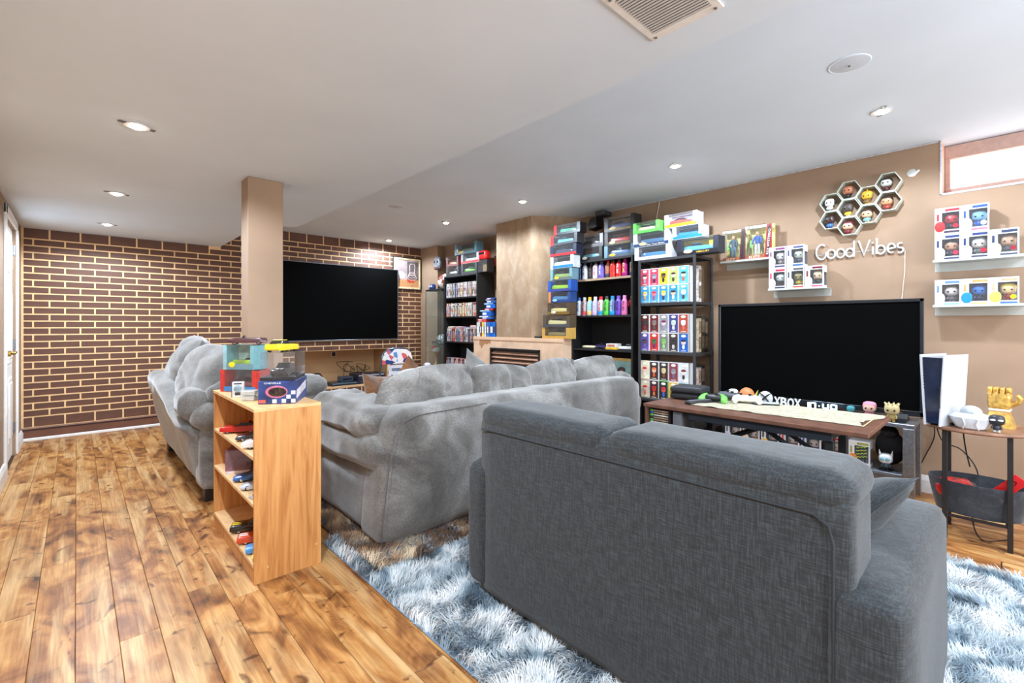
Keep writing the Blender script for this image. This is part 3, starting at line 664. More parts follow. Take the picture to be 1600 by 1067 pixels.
# ================================================================== TOY CARS
def loft(sec, m=0, b=None):
    b = b or MB(); n = len(sec[0]); v = [p for s_ in sec for p in s_]; f = []
    for i in range(len(sec) - 1):
        for j in range(n): f.append((i * n + j, i * n + (j + 1) % n, (i + 1) * n + (j + 1) % n, (i + 1) * n + j))
    f += [tuple(range(n))[::-1], tuple(range((len(sec) - 1) * n, len(sec) * n))]
    return b.add(v, f, m)
def car_meshes(kind):
    """unit length car along +x (nose at +.5): hull, glasshouse, roof"""
    if kind == 'muscle': st = [(-.5, .075, .165, .17), (-.47, .05, .2, .19), (-.36, .05, .215, .2), (-.2, .05, .205, .2), (.05, .05, .2, .2), (.2, .05, .195, .2), (.4, .05, .185, .195), (.48, .055, .17, .185), (.5, .075, .15, .175)]; cab = [(-.36, .21, .212, .17), (-.2, .205, .295, .14), (-.02, .2, .3, .14), (.1, .2, .205, .165)]
    elif kind == 'open': st = [(-.5, .075, .16, .17), (-.47, .05, .185, .19), (-.3, .05, .2, .2), (0, .05, .195, .2), (.2, .05, .195, .2), (.42, .05, .18, .195), (.5, .075, .15, .17)]; cab = [(.04, .19, .2, .15), (.06, .19, .262, .14), (.09, .19, .262, .14), (.13, .19, .2, .15)]
    else: st = [(-.5, .08, .16, .15), (-.46, .05, .2, .19), (-.3, .05, .21, .2), (0, .05, .195, .195), (.25, .05, .165, .2), (.44, .05, .125, .18), (.5, .06, .095, .14)]; cab = [(-.38, .2, .21, .15), (-.2, .2, .275, .13), (0, .19, .275, .13), (.2, .17, .175, .15)]
    def sec(x, z0, z1, hw):
        return [(x, -hw, z0), (x, -hw * 1.02, (z0 + z1) / 2), (x, -hw * .93, z1 - .012), (x, -hw * .8, z1), (x, hw * .8, z1), (x, hw * .93, z1 - .012), (x, hw * 1.02, (z0 + z1) / 2), (x, hw, z0)]
    hull = loft([sec(*q) for q in st])
    gl = loft([[(x, -hw, z0), (x, -hw * .9, max(z1 - .004, z0)), (x, hw * .9, max(z1 - .004, z0)), (x, hw, z0)] for x, z0, z1, hw in cab])
    rf = None
    if kind != 'open':
        a, c = cab[1], cab[2]
        rf = MB().box(a[0] - .02, -a[3] * .92, a[2] - .008, c[0] + .02, a[3] * .92, a[2] + .008, .006)
    return hull, gl, rf
CARK = {}
def add_car(parent, L_, col, kind='muscle', pos=(0, 0, 0), rz=0., stripe=None, wheelcol=(170, 170, 172)):
    """model car as parts of a thing (or of its box)"""
    if kind not in CARK:
        h_, g_, r_ = car_meshes(kind); C0 = []
        for nm, q in (('car_body', h_), ('car_windows', g_), ('car_roof', r_)):
            if q is None: continue
            me = bpy.data.meshes.new(nm); me.from_pydata([tuple(p) for p in q.v], [], q.f); me.materials.append(BLACK)
            me.polygons.foreach_set('use_smooth', [True] * len(me.polygons)); me.set_sharp_from_angle(angle=math.radians(38)); C0.append((nm, me))
        wme = MB().cyl((0, -.028, 0), (0, .028, 0), .065, n=14).build('w', [RUBBER, CHROME]); wm = wme.data; bpy.data.objects.remove(wme)
        b = MB(); b.cyl((0, -.028, 0), (0, .028, 0), .066, n=14); b.cyl((0, -.0305, 0), (0, .0305, 0), .04, n=12, m=1)
        o_ = b.build('w', [RUBBER, CHROME], smooth=40); wm = o_.data; bpy.data.objects.remove(o_)
        CARK[kind] = (C0, wm)
    C0, wm = CARK[kind]
    paint = M(col, .22, 0, var=.02, coat=.5); out = []
    R_ = Matrix.Rotation(rz, 4, 'Z')
    for nm, me in C0:
        o = link(nm, me, parent, pos, rz); o.scale = (L_, L_, L_); mt = CARGLASS if nm == 'car_windows' else paint
        o.material_slots[0].link = 'OBJECT'; o.material_slots[0].material = mt
    for sx in (-.29, .3):
        for sy in (-.165, .165):
            p = R_ @ Vector((sx * L_, sy * L_, .065 * L_)); o = link('wheel', wm, parent, (pos[0] + p.x, pos[1] + p.y, pos[2] + p.z), rz); o.scale = (L_, L_, L_)
    if stripe:
        b = MB()
        for y in (-.05, .05): b.box(.12, y - .025, .187, .46, y + .025, .192); b.box(-.46, y - .025, .21, -.36, y + .025, .216)
        o = b.build('stripe', M(stripe, .4), parent, pos, rz); o.scale = (L_, L_, L_)
def car_box(label, w_, h_, d_, loc, rz, card, base, car, kind='muscle', back=(120, 96, 66), words=None, wcol=(240, 200, 60), emblem=None, flip=1, group='boxed model cars', edge=None, rot=None):
    """window box with a die-cast car: local front -y"""
    t = thing('model_car_box', label, 'toy box', loc, rz if rot is None else rot, group)
    e = .003; s_ = min(.045, w_ * .12)
    b = MB(); b.box(-w_ / 2, -d_ / 2, 0, w_ / 2, d_ / 2, e); b.box(-w_ / 2, d_ / 2 - .025, h_ - e, w_ / 2, d_ / 2, h_); b.box(-w_ / 2, -d_ / 2, e, -w_ / 2 + e, d_ / 2, h_ - e); b.box(w_ / 2 - e, -d_ / 2, e, w_ / 2, d_ / 2, h_ - e); b.box(-w_ / 2, d_ / 2 - e, e, w_ / 2, d_ / 2, h_ - e, m=1)
    b.box(-w_ / 2 + e, -d_ / 2, e, -w_ / 2 + s_, -d_ / 2 + e, h_ - e)
    b.box(w_ / 2 - s_, -d_ / 2, e, w_ / 2 - e, -d_ / 2 + e, h_ - e)
    b.build('carton', [M(card, .45, var=.05), M(back, .7, var=.15, scale=12)], t)
    fb = MB().box(-w_ / 2 + e, -d_ / 2 - .001, e, w_ / 2 - e, -d_ / 2 + .002, h_ * .24).build('front_band', M(base, .4, var=.06), t)
    if edge: MB().box(-w_ / 2 - .001, -d_ / 2 - .0015, 0, -w_ / 2 + s_ * .8, -d_ / 2 + .004, h_).build('side_band', M(edge, .4), t)
    b = MB(); b.box(-w_ / 2 + s_, -d_ / 2 + .0005, h_ * .24, w_ / 2 - s_, -d_ / 2 + .0015, h_ - .0008); b.box(-w_ / 2 + e, -d_ / 2 + .0015, h_ - .0015, w_ / 2 - e, d_ / 2 - .025, h_ - .0005); b.build('window', CLEAR, t)
    L_ = min(w_ * .8, h_ * 2.1, .27)
    add_car(t, L_, car, kind, (0, .01, max(h_ * .16, .012)), 0 if flip > 0 else PI)
    if emblem: MB().ball((-w_ * .22, -d_ / 2 - .0015, h_ * .2), w_ * .11, .001, h_ * .11, 16, 6).build('emblem', M(emblem, .4), fb, smooth=40)
    if words: text(words, h_ * .11, .0015, min(w_ * .5, len(words) * h_ * .11)).build('lettering', M(wcol, .5), fb, (w_ * .14 if emblem else 0, -d_ / 2 - .001, h_ * .12))
    return t
# ---- on the tall shelf unit with the bottles
XF = 4.045
def rwbox(label, Yc, w_, z0, h_, X, *a, **k): return car_box(label, w_, h_, .135, (X + .0675, Yc, z0), RW, *a, **k)
BT = 1.872
rwbox('light blue model car in a wood-toned box at the left end of the shelf top', 3.09, .32, BT, .14, XF, (64, 60, 58), (40, 36, 34), (120, 182, 200), 'open', (150, 112, 70), emblem=(238, 238, 230))
rwbox('black and chrome model car box stacked above the light blue one', 3.085, .33, BT + .141, .135, XF, (150, 150, 156), (90, 88, 90), (60, 46, 46), 'open', (128, 124, 126))
rwbox('blue model car box with a yellow oval badge on the bottle shelf top', 2.72, .36, BT, .125, XF, (92, 122, 140), (76, 92, 104), (86, 122, 164), 'muscle', (96, 100, 104), emblem=(236, 188, 40), edge=(112, 150, 166))
rwbox('red model car in a brown box, middle of the three stacked by the green one', 2.725, .345, BT + .126, .14, XF, (58, 50, 44), (50, 40, 32), (190, 56, 46), 'muscle', (162, 126, 82), 'AMERICAN MUSCLE', (196, 150, 60), emblem=(232, 212, 150))
rwbox('navy and silver model car box with gold lettering, topmost by the ceiling', 2.72, .36, BT + .267, .155, XF, (34, 32, 34), (40, 36, 36), (82, 88, 130), 'muscle', (150, 124, 84), 'AMERICAN MUSCLE', (214, 178, 80), emblem=(190, 160, 80))
MT = 1.802; XM = 3.99
rwbox('blue convertible model in a white box on the metal shelf, left bottom', 2.315, .375, MT, .125, XM, (226, 228, 232), (216, 220, 226), (74, 132, 182), 'open', (92, 84, 90), 'Maisto', (200, 70, 70))
rwbox('model car box with cream script lettering and a yellow road sign', 2.33, .375, MT + .126, .135, XM, (210, 214, 216), (38, 60, 104), (72, 110, 140), 'open', (80, 78, 92), 'Get Your Kicks', (240, 226, 176), emblem=(238, 200, 140))
rwbox('bright green box with a cream coupe on the pile over the metal shelf', 2.38, .28, MT + .262, .105, XM, (116, 222, 96), (96, 220, 84), (232, 222, 180), 'muscle', (52, 120, 70))
rwbox('light blue coupe in a black box with yellow backing, right end of the metal shelf', 1.875, .375, MT, .148, XM, (40, 42, 56), (30, 28, 32), (84, 160, 200), 'muscle', (232, 196, 40), 'MERCURY', (226, 186, 70), emblem=(236, 214, 170))
rwbox('blue model car in a white and blue box above the yellow-backed one', 1.965, .28, MT + .149, .115, XM, (232, 236, 240), (36, 120, 196), (44, 128, 200), 'muscle', (84, 90, 100))
rwbox('red sports car in a white box with a yellow base, topmost on metal shelf', 2.03, .31, MT + .265, .125, XM, (238, 238, 240), (246, 182, 40), (222, 74, 60), 'sport', (160, 158, 172))
# ---- the pile of ten on the mantel, right of the chimney breast
LB = [('gold and grey box at the very bottom of the mantel pile', .41, .125, (206, 164, 84), (206, 158, 70), (150, 132, 80), 'muscle', (110, 100, 90), None, None),
      ('wood-toned box with two cars, cream coupe above grey, second from the mantel', .39, .14, (92, 78, 60), (74, 78, 84), (232, 216, 152), 'muscle', (160, 118, 66), None, None),
      ('brown box with a cream convertible, third from the mantel', .33, .135, (86, 66, 46), (130, 100, 40), (232, 214, 140), 'open', (160, 112, 58), (226, 224, 210), None),
      ('deep blue box with an orange corner, fourth from the mantel', .31, .12, (44, 72, 130), (36, 64, 128), (66, 124, 166), 'muscle', (50, 84, 130), (150, 200, 220), (226, 130, 70)),
      ('lime green car box with a blue side, fifth from the mantel', .34, .125, (40, 86, 168), (62, 70, 130), (150, 190, 50), 'muscle', (84, 76, 60), None, (30, 80, 170)),
      ('olive car box with a yellow oval badge, sixth from the mantel', .305, .13, (112, 150, 160), (96, 104, 100), (140, 160, 84), 'muscle', (70, 70, 60), (236, 190, 40), (110, 160, 176)),
      ('white convertible over a bright blue base, seventh from the mantel', .335, .135, (220, 226, 232), (26, 110, 190), (214, 210, 200), 'open', (92, 80, 76), None, (226, 232, 236)),
      ('navy box with red lower band, eighth from the mantel', .37, .12, (40, 46, 70), (190, 40, 44), (52, 60, 78), 'muscle', (70, 74, 80), None, None),
      ('turquoise car box with a red left edge, ninth from the mantel', .385, .11, (60, 62, 66), (70, 72, 76), (90, 150, 170), 'muscle', (60, 62, 60), None, (206, 44, 46)),
      ('green car box with a red left edge, uppermost under the ceiling by the chimney', .36, .11, (40, 40, 44), (60, 62, 66), (74, 140, 116), 'muscle', (86, 92, 88), None, (206, 44, 46))]
z = 1.021; yc = [3.455, 3.445, 3.41, 3.395, 3.395, 3.37, 3.36, 3.345, 3.33, 3.29]
for i, (lab, w_, h_, card, base, car, kind, back, emb, edge) in enumerate(LB):
    car_box(lab, w_, h_, .115, (3.955, yc[i], z), RW + (.02 if i % 2 else -.03), card, base, car, kind, back, emblem=emb, edge=edge); z += h_ + .0008
# ---- on top of the film bookcase
b1 = 1.897
rwbox('clear box with a white model car, lower left on the film bookcase', 5.62, .3, b1, .142, 4.05, (70, 72, 74), (60, 58, 58), (214, 214, 210), 'open', (96, 92, 88))
rwbox('clear box with a bright green dragster, lower right on the film bookcase', 5.22, .36, b1, .15, 4.05, (60, 60, 64), (54, 52, 54), (104, 206, 60), 'sport', (70, 66, 66))
rwbox('dark red box with an orange racer on the film bookcase', 5.62, .3, b1 + .143, .14, 4.05, (112, 36, 34), (120, 40, 36), (232, 130, 40), 'sport', (84, 34, 34))
rwbox('clear box with a red base, second tier on the film bookcase', 5.2, .4, b1 + .151, .14, 4.05, (176, 178, 180), (206, 42, 44), (190, 190, 190), 'muscle', (160, 160, 160))
rwbox('teal box with a yellow label, topmost on the film bookcase', 5.3, .5, b1 + .292, .16, 4.05, (96, 136, 150), (86, 110, 120), (84, 110, 76), 'muscle', (74, 84, 80), emblem=(232, 190, 40), edge=(120, 170, 190))
# ---- loose model cars
def car_thing(label, L_, col, kind, loc, rz, group, stripe=None):
    t = thing('model_car', label, 'toy car', loc, rz, group); add_car(t, L_, col, kind, stripe=stripe); return t
# ================================================================== BOTTLE SHELF UNIT
BK = M((24, 24, 26), .5, var=.1)
def bookcase(label, X0, X1, Y0, Y1, top, shelves, name='bookcase', edgecol=None):
    t = thing(name, label, 'bookcase', ((X0 + X1) / 2, (Y0 + Y1) / 2, 0))
    for y in (Y0, Y1 - .018): part(t, 'side_panel', MB().box(X0, y, 0, X1, y + .018, top, .001), BK)
    part(t, 'top_panel', MB().box(X0, Y0 + .0182, top - .022, X1, Y1 - .0182, top, .001), BK)
    part(t, 'back_panel', MB().box(X1 - .006, Y0 + .0182, .05, X1 - .002, Y1 - .0182, top - .022), M((18, 18, 19), .7))
    for z in shelves:
        part(t, 'shelf', MB().box(X0 + .008, Y0 + .0184, z - .02, X1 - .007, Y1 - .0184, z, .001), BK)
    part(t, 'kickboard', MB().box(X0 + .02, Y0 + .0184, 0, X0 + .034, Y1 - .0184, .05), BK)
    if edgecol:
        for z in edgecol: part(t, 'edge_strip', MB().box(X0 + .0065, Y0 + .02, z - .021, X0 + .0079, Y1 - .02, z + .001), M((176, 150, 122), .5))
    return t
bookcase('tall black bookcase holding rows of drink bottles', 4.02, XW - .002, 2.545, 3.32, 1.87, (1.668, 1.275, .918, .56, .28, .05), edgecol=(1.668,))
for z in [1.2 + i * .032 for i in range(0)]: pass
def bottle_mesh(body, band, H=.2, R=.036, cap=(230, 230, 230)):
    k = H / .2
    b = MB(); b.lathe([(.001, 0), (R * .93, 0), (R, .006), (R, .045 * k), (R * .95, .05 * k), (R * .97, .055 * k), (R * .97, .128 * k), (R * .9, .142 * k), (R * .62, .158 * k), (R * .5, .166 * k), (R * .48, .172 * k)], 18)
    return b
def bottle(label, body, band, cap, tcol, X, Y, Z, H=.2, rz=RW, group='drink bottles in the black bookcase'):
    t = thing('drink_bottle', label, 'bottle', (X, Y, Z), rz, group)
    R = .034; bo = bottle_mesh(body, band, H, R).build('bottle_body', M(body, .28, var=.04), t, smooth=45)
    if band: MB().lathe([(R * .94, .002), (R * 1.012, .007), (R * 1.012, .044), (R * .97, .05)], 18).build('lower_band', M(band, .3), bo, smooth=45)
    k = H / .2
    MB().lathe([(R * .56, .163 * k), (R * .56, .19 * k), (R * .52, .196 * k), (.001, .197 * k)], 14).build('cap', M(cap, .4), t, smooth=45)
    tb = text('PRIME', .024, 0, .1, .008)
    nv = []
    for p in tb.v:
        s_, zz = p[2], -p[0]; a = s_ / R          # letters run downwards, feet to the left
        nv.append((R * 1.01 * math.sin(a), -R * 1.01 * math.cos(a), .088 * k + zz * k))
    tb.v = nv; tb.build('lettering', M(tcol, .45), bo)
    return t
T1 = [('navy bottle with white lettering and white cap', (36, 62, 104), None, (236, 236, 236), (236, 240, 244)), ('white bottle with navy lettering and blue cap', (232, 234, 240), None, (40, 70, 130), (34, 52, 110)),
      ('charcoal bottle with dull lettering', (66, 58, 62), None, (60, 56, 58), (130, 110, 112)), ('white and red bottle with red lettering', (232, 226, 226), None, (60, 58, 62), (206, 40, 60)),
      ('violet bottle with white lettering', (112, 92, 190), None, (70, 60, 90), (236, 236, 246)), ('orange-grey bottle with a red cap', (196, 150, 120), (70, 80, 96), (206, 40, 44), (196, 84, 60)),
      ('red-orange bottle with red lettering', (232, 62, 48), None, (40, 36, 36), (190, 30, 30)), ('scarlet bottle with white lettering', (214, 36, 44), None, (48, 36, 36), (246, 244, 240)),
      ('magenta bottle with yellow lettering', (176, 32, 130), None, (168, 30, 120), (248, 214, 30)), ('black bottle with amber label', (40, 40, 60), (50, 60, 90), (40, 44, 100), (234, 178, 40))]
for i, (lab, body, band, cap, tc) in enumerate(T1): bottle(lab + ', upper bottle row', body, band, cap, tc, 4.09 + (.02 if i in (2, 5) else 0), 3.262 - i * .0735 - (.015 if i == 9 else 0), 1.669, .192)
T2 = [('white and blue bottle with a blue cap', (228, 234, 242), (226, 230, 240), (44, 104, 196), (40, 90, 170)), ('white bottle fading to coral with black lettering', (222, 190, 196), (232, 84, 110), (226, 226, 214), (60, 30, 44)),
      ('pale turquoise bottle with a yellow cap', (150, 206, 206), (232, 196, 120), (232, 178, 50), (226, 226, 190)), ('lilac bottle with a white cap', (190, 186, 222), (206, 180, 220), (226, 222, 230), (246, 220, 240)),
      ('red, white and blue bottle with a red cap', (222, 212, 214), (30, 160, 206), (216, 40, 46), (206, 60, 60)), ('bright green bottle with black lettering', (96, 206, 70), None, (70, 72, 66), (24, 36, 22)),
      ('dark bottle with a sky blue base and cap', (96, 120, 160), (30, 160, 216), (40, 150, 214), (210, 220, 236)), ('purple bottle with dark lettering', (112, 74, 190), None, (116, 80, 190), (50, 30, 84)), ('pink bottle with dark pink lettering', (232, 122, 176), None, (240, 140, 190), (110, 40, 84))]
for i, (lab, body, band, cap, tc) in enumerate(T2): bottle(lab + ', lower bottle row', body, band, cap, tc, 4.09, 3.268 - i * .0735, 1.276, .205)
# vinyl figures ---------------------------------------------------------------
def add_figure(t, H, head, body, legs, hair=None, pos=(0, 0, 0), eyes=True, hat=None):
    k = H / .095; x, y, z = pos
    MB().ball((x, y, z + .064 * k), .031 * k, .028 * k, .027 * k, 16, 10, e=.72).build('head', M(head, .35, var=.02), t, smooth=60)
    b = MB(); b.lathe([(.010 * k, 0), (.0145 * k, .004 * k), (.0135 * k, .016 * k), (.010 * k, .027 * k), (.004 * k, .03 * k)], 12, (x, y, z + .012 * k), sx=1, sy=.8)
    for s_ in (-1, 1): b.tube([(x + s_ * .011 * k, y, z + .036 * k), (x + s_ * .018 * k, y - .002 * k, z + .026 * k), (x + s_ * .017 * k, y - .006 * k, z + .017 * k)], [.0048 * k, .0045 * k, .005 * k], 8)
    b.build('torso', M(body, .4, var=.03), t, smooth=50)
    b = MB()
    for s_ in (-1, 1): b.tube([(x + s_ * .0065 * k, y, z + .016 * k), (x + s_ * .0075 * k, y, z + .005 * k)], [.0055 * k, .006 * k], 8); b.ball((x + s_ * .008 * k, y - .004 * k, z + .004 * k), .0065 * k, .0095 * k, .004 * k, 8, 5)
    b.build('legs', M(legs, .45, var=.03), t, smooth=50)
    if eyes: b = MB(); [b.ball((x + s_ * .0135 * k, y - .0275 * k, z + .06 * k), .0048 * k, .002 * k, .0048 * k, 10, 6) for s_ in (-1, 1)]; b.build('eyes', M((14, 14, 16), .2), t, smooth=60)
    if hair: MB().ball((x, y + .003 * k, z + .073 * k), .0325 * k, .0295 * k, .0235 * k, 16, 8, e=.75).build('hair', M(hair, .5), t, smooth=60)
def add_statuette(t, H, skin, coat, legs, hair):
    k = H / .2
    b = MB(); [b.tube([(s_ * .011 * k, 0, .09 * k), (s_ * .014 * k, .002 * k, .045 * k), (s_ * .014 * k, 0, .006 * k)], [.012 * k, .009 * k, .008 * k], 8) for s_ in (-1, 1)]; b.lathe([(.035 * k, 0), (.035 * k, .005 * k), (.001, .006 * k)], 14); b.build('legs', M(legs, .5), t, smooth=60)
    b = MB(); b.tube([(0, 0, .08 * k), (0, 0, .115 * k), (0, 0, .15 * k), (0, 0, .16 * k)], [.019 * k, .02 * k, .026 * k, .012 * k], 12); [b.tube([(s_ * .026 * k, 0, .148 * k), (s_ * .036 * k, -.003 * k, .115 * k), (s_ * .03 * k, -.015 * k, .088 * k)], [.009 * k, .008 * k, .007 * k], 8) for s_ in (-1, 1)]; b.build('torso', M(coat, .5, var=.15), t, smooth=60)
    MB().ball((0, 0, .177 * k), .0145 * k, .016 * k, .019 * k, 12, 8).build('head', M(skin, .5), t, smooth=60); MB().ball((0, .003 * k, .184 * k), .0155 * k, .016 * k, .016 * k, 12, 8).build('hair', M(hair, .5), t, smooth=60)
def slim_box(label, panel, skin, hairc, bodyc, X, Y, Z, w_=.094, h_=.163, frame=(222, 222, 222), title=(246, 236, 220), group='slim figure boxes on the metal shelves', rz=RW):
    t = thing('figure_box', label, 'toy box', (X, Y, Z), rz, group)
    MB().box(-w_ / 2, -.045, 0, w_ / 2, .045, h_, .0015).build('carton', M(frame, .45, var=.02), t)
    fp_ = MB().box(-w_ * .445, -.0462, h_ * .03, w_ * .445, -.0448, h_ * .965).build('front_panel', M(panel, .4, var=.16, scale=16), t)
    MB().ball((0, -.0465, h_ * .845), w_ * .25, .0012, h_ * .075, 14, 6).build('title_oval', M(title, .5), fp_, smooth=50)
    MB().ball((0, -.0465, h_ * .52), w_ * .235, .0014, h_ * .135, 16, 8, e=.8).build('printed_head', M(skin, .5), fp_, smooth=50)
    MB().ball((0, -.0462, h_ * .59), w_ * .245, .0018, h_ * .085, 16, 8, e=.8).build('printed_hair', M(hairc, .5), fp_, smooth=50)
    b = MB(); b.prism([(-w_ * .1, h_ * .38), (-w_ * .14, h_ * .26), (-w_ * .07, h_ * .16), (w_ * .07, h_ * .16), (w_ * .14, h_ * .26), (w_ * .1, h_ * .38)], 'y', -.0472, -.046); b.build('printed_body', M(bodyc, .5), fp_)
    MB().box(-w_ * .25, -.0468, h_ * .07, w_ * .25, -.046, h_ * .1).build('name_strip', M(title, .5), fp_)
    return t
SL = [  # shelf z, rows top to bottom; (colour words, panel, skin, hair, body)
 (1.383, .163, [[('raspberry', (206, 70, 100), (232, 200, 190), (70, 40, 50), (150, 150, 160)), ('deep pink', (206, 60, 96), (150, 170, 180), (120, 120, 130), (50, 44, 60)), ('mustard yellow', (236, 190, 40), (120, 90, 60), (40, 34, 34), (44, 40, 40)), ('lime green', (178, 208, 100), (236, 214, 200), (80, 40, 40), (70, 60, 60)), ('sky blue', (84, 178, 226), (232, 196, 160), (40, 40, 40), (214, 90, 60))],
                [('cyan, fair-haired figure', (60, 160, 216), (236, 206, 150), (228, 190, 80), (190, 150, 90)), ('cyan, red-haired figure', (70, 160, 220), (226, 120, 130), (206, 40, 60), (170, 80, 110)), ('blue, yellow-haired figure', (60, 150, 214), (236, 206, 130), (234, 196, 50), (60, 60, 70)), ('turquoise, brown-haired figure', (50, 150, 196), (232, 190, 160), (60, 36, 40), (230, 226, 226)), ('pale aqua, white-haired figure', (90, 180, 222), (224, 222, 210), (220, 214, 180), (70, 66, 80))]]),
 (.925, .174, [[('dark maroon', (88, 30, 30), (60, 54, 54), (40, 36, 36), (120, 50, 46)), ('dark red', (110, 30, 34), (140, 126, 116), (120, 110, 104), (84, 80, 76)), ('silver grey', (150, 150, 152), (226, 208, 208), (120, 30, 80), (150, 140, 160)), ('indigo', (66, 70, 130), (206, 216, 206), (190, 206, 190), (206, 210, 216)), ('brick red', (178, 76, 56), (238, 230, 224), (236, 228, 222), (206, 110, 84))],
                [('purple', (92, 76, 160), (90, 70, 70), (60, 40, 60), (110, 90, 150)), ('red', (206, 44, 44), (70, 120, 80), (50, 96, 50), (70, 60, 110)), ('stone grey', (128, 126, 120), (150, 196, 110), (110, 180, 84), (150, 206, 130)), ('charcoal brown', (64, 54, 50), (60, 56, 56), (34, 34, 36), (200, 196, 196)), ('royal blue', (20, 96, 186), (236, 206, 190), (40, 40, 60), (226, 226, 236))]]),
 (.475, .176, [[('ivory, red-haired figure', (232, 214, 184), (240, 196, 186), (200, 40, 40), (226, 216, 206)), ('dark, orange flame', (60, 40, 40), (240, 190, 160), (226, 110, 60), (214, 90, 40)), ('dark olive', (52, 46, 42), (220, 200, 150), (210, 196, 140), (140, 70, 50)), ('plum', (140, 60, 76), (170, 160, 164), (130, 126, 130), (110, 100, 110)), ('white and grey', (226, 232, 238), (242, 232, 224), (120, 40, 40), (60, 50, 60))],
                [('ivory, striped scarf', (230, 206, 180), (240, 190, 180), (206, 50, 50), (226, 120, 110)), ('dark, scarlet', (70, 40, 50), (206, 70, 56), (190, 44, 40), (226, 130, 60)), ('green-edged dark', (52, 50, 60), (226, 90, 80), (210, 50, 60), (70, 110, 200)), ('orange-yellow', (244, 178, 50), (236, 196, 140), (60, 40, 40), (60, 60, 70)), ('teal', (30, 150, 176), (236, 160, 80), (230, 130, 60), (226, 230, 230))]])]
SN = ['upper', 'middle', 'lower']; RN = ['top', 'bottom']
for si, (z0, h_, rows) in enumerate(SL):
    for ri, row in enumerate(rows):
        for ci, (cw, pn, sk, hr, bd) in enumerate(row):
            fr_ = (120, 190, 90) if cw.startswith('green-edged') else (222, 214, 246) if cw in ('indigo',) else (236, 222, 196) if cw.startswith('ivory') else (222, 222, 222)
            slim_box('%s boxed figure, %s row of the %s metal shelf' % (cw, RN[ri], SN[si]), pn, sk, hr, bd, 4.04 + random.uniform(-.003, .003), 2.392 - ci * .0975, z0 + (h_ + .001 if ri == 0 else 0) + .001, .094, h_, fr_)
# metal shelving unit
t = thing('metal_shelf', 'dark grey open metal shelving unit filled with figure boxes', 'shelf unit', (4.16, 2.18, 0))
GM = M((62, 62, 65), .45, .3)
for x in (3.985, 4.325):
    for y in (1.895, 2.443): part(t, 'post', MB().box(x - .011, y - .011, 0, x + .011, y + .011, 1.8, .002), GM)
for z in (1.8, 1.382, .923, .473, .08):
    b = MB(); b.box(3.982, 1.907, z - .026, 3.992, 2.431, z - .001, .002); b.box(4.318, 1.907, z - .026, 4.328, 2.431, z - .001, .002); b.box(3.994, 1.89, z - .026, 4.316, 1.9, z - .001, .002); b.box(3.994, 2.438, z - .026, 4.316, 2.448, z - .001, .002)
    part(t, 'shelf_rail', b, GM); part(t, 'shelf', MB().box(3.993, 1.901, z - .008, 4.317, 2.437, z, .001), M((52, 52, 54), .5, .2))
# boxes seen from the side at the back of the metal shelves
for (z, n, cols) in ((1.383, 1, ((206, 200, 196),)), (.925, 3, ((190, 176, 150), (60, 56, 40), (40, 40, 40))), (.475, 2, ((178, 160, 150), (44, 42, 44)))):
    for i in range(n):
        t = thing('figure_box', ['tall pale box', 'dark box', 'black box'][i] + ' at the right rear of the %s metal shelf' % {1.383: 'upper', .925: 'middle', .475: 'lower'}[z], 'toy box', (4.14 + i * .068, 1.963 - .0 * i, z + .001), 0, 'boxes at the rear of the metal shelves')
        hh = (.31, .33, .31)[i] if z != 1.383 else .33
        MB().box(-.03, -.045, 0, .03, .045, hh, .001).build('carton', M(cols[i], .5, var=.25, scale=40), t)
        MB().box(-.024, -.0465, hh * .1, .024, -.0445, hh * .45).build('side_window', M((120, 104, 84), .3, var=.3, scale=60), t)
        MB().box(-.024, -.0465, hh * .55, .024, -.0445, hh * .9).build('side_window', M((130, 112, 92), .3, var=.3, scale=60), t)
# ================================================================== FILM BOOKCASE AND ITS CASES
bookcase('tall black bookcase packed with film cases beside the chimney breast', 4.02, XW - .04, 4.995, 5.785, 1.895, (1.575, 1.295, .93, .495, .22))
SPC = [(188, 182, 176), (150, 60, 54), (206, 200, 190), (70, 66, 70), (196, 150, 90), (120, 120, 128), (90, 110, 140), (214, 206, 160), (150, 110, 84), (206, 96, 80), (60, 84, 120), (176, 170, 186)]
SPM = []
for i, c in enumerate(SPC):
    w_ = .0135 + (i % 3) * .0006
    b = MB(); b.box(-w_ / 2, -.068, 0, w_ / 2, .068, .19, .001); b.box(-w_ / 2 + .001, -.0684, .03 + (i % 4) * .02, w_ / 2 - .001, -.067, .09 + (i % 5) * .015, m=1); b.box(-w_ / 2 + .001, -.0684, .16, w_ / 2 - .001, -.067, .18, m=2)
    o = b.build('film_case', [M(c, .35, var=.2, scale=70), M(SPC[(i * 5 + 3) % 12], .35), M((40, 40, 44) if i % 2 else (230, 226, 220), .4)]); SPM.append((o.data, w_)); bpy.data.objects.remove(o)
SPM_A = SPM; 
SPN = ['pale grey', 'brick red', 'ivory', 'dark grey', 'amber', 'steel grey', 'slate blue', 'straw yellow', 'brown', 'coral', 'navy', 'lilac']
def nth(n): return '%d%s' % (n, 'th' if 10 < n % 100 < 14 else {1: 'st', 2: 'nd', 3: 'rd'}.get(n % 10, 'th'))
def film_row(z, y_from, y_to, place, xf=4.035, pick=range(12), h=1., lean=0.):
    y = y_from; cnt = 0
    while y - .016 > y_to:
        pk = random.choice(list(pick)); me, w_ = SPM[pk]; cnt += 1
        o = link('film_case', me, None, (xf + .072 + random.uniform(0, .008), y - w_ / 2 - .0005, z + .0005), (0, 0, RW)); o.scale = (1, 1, h * random.choice((1, 1, 1, .97)))
        tag(o, '%s film case, %s from the left on the %s' % (SPN[pk], nth(cnt), place), 'film case', 'film cases, %s' % place); y -= w_ + .0012
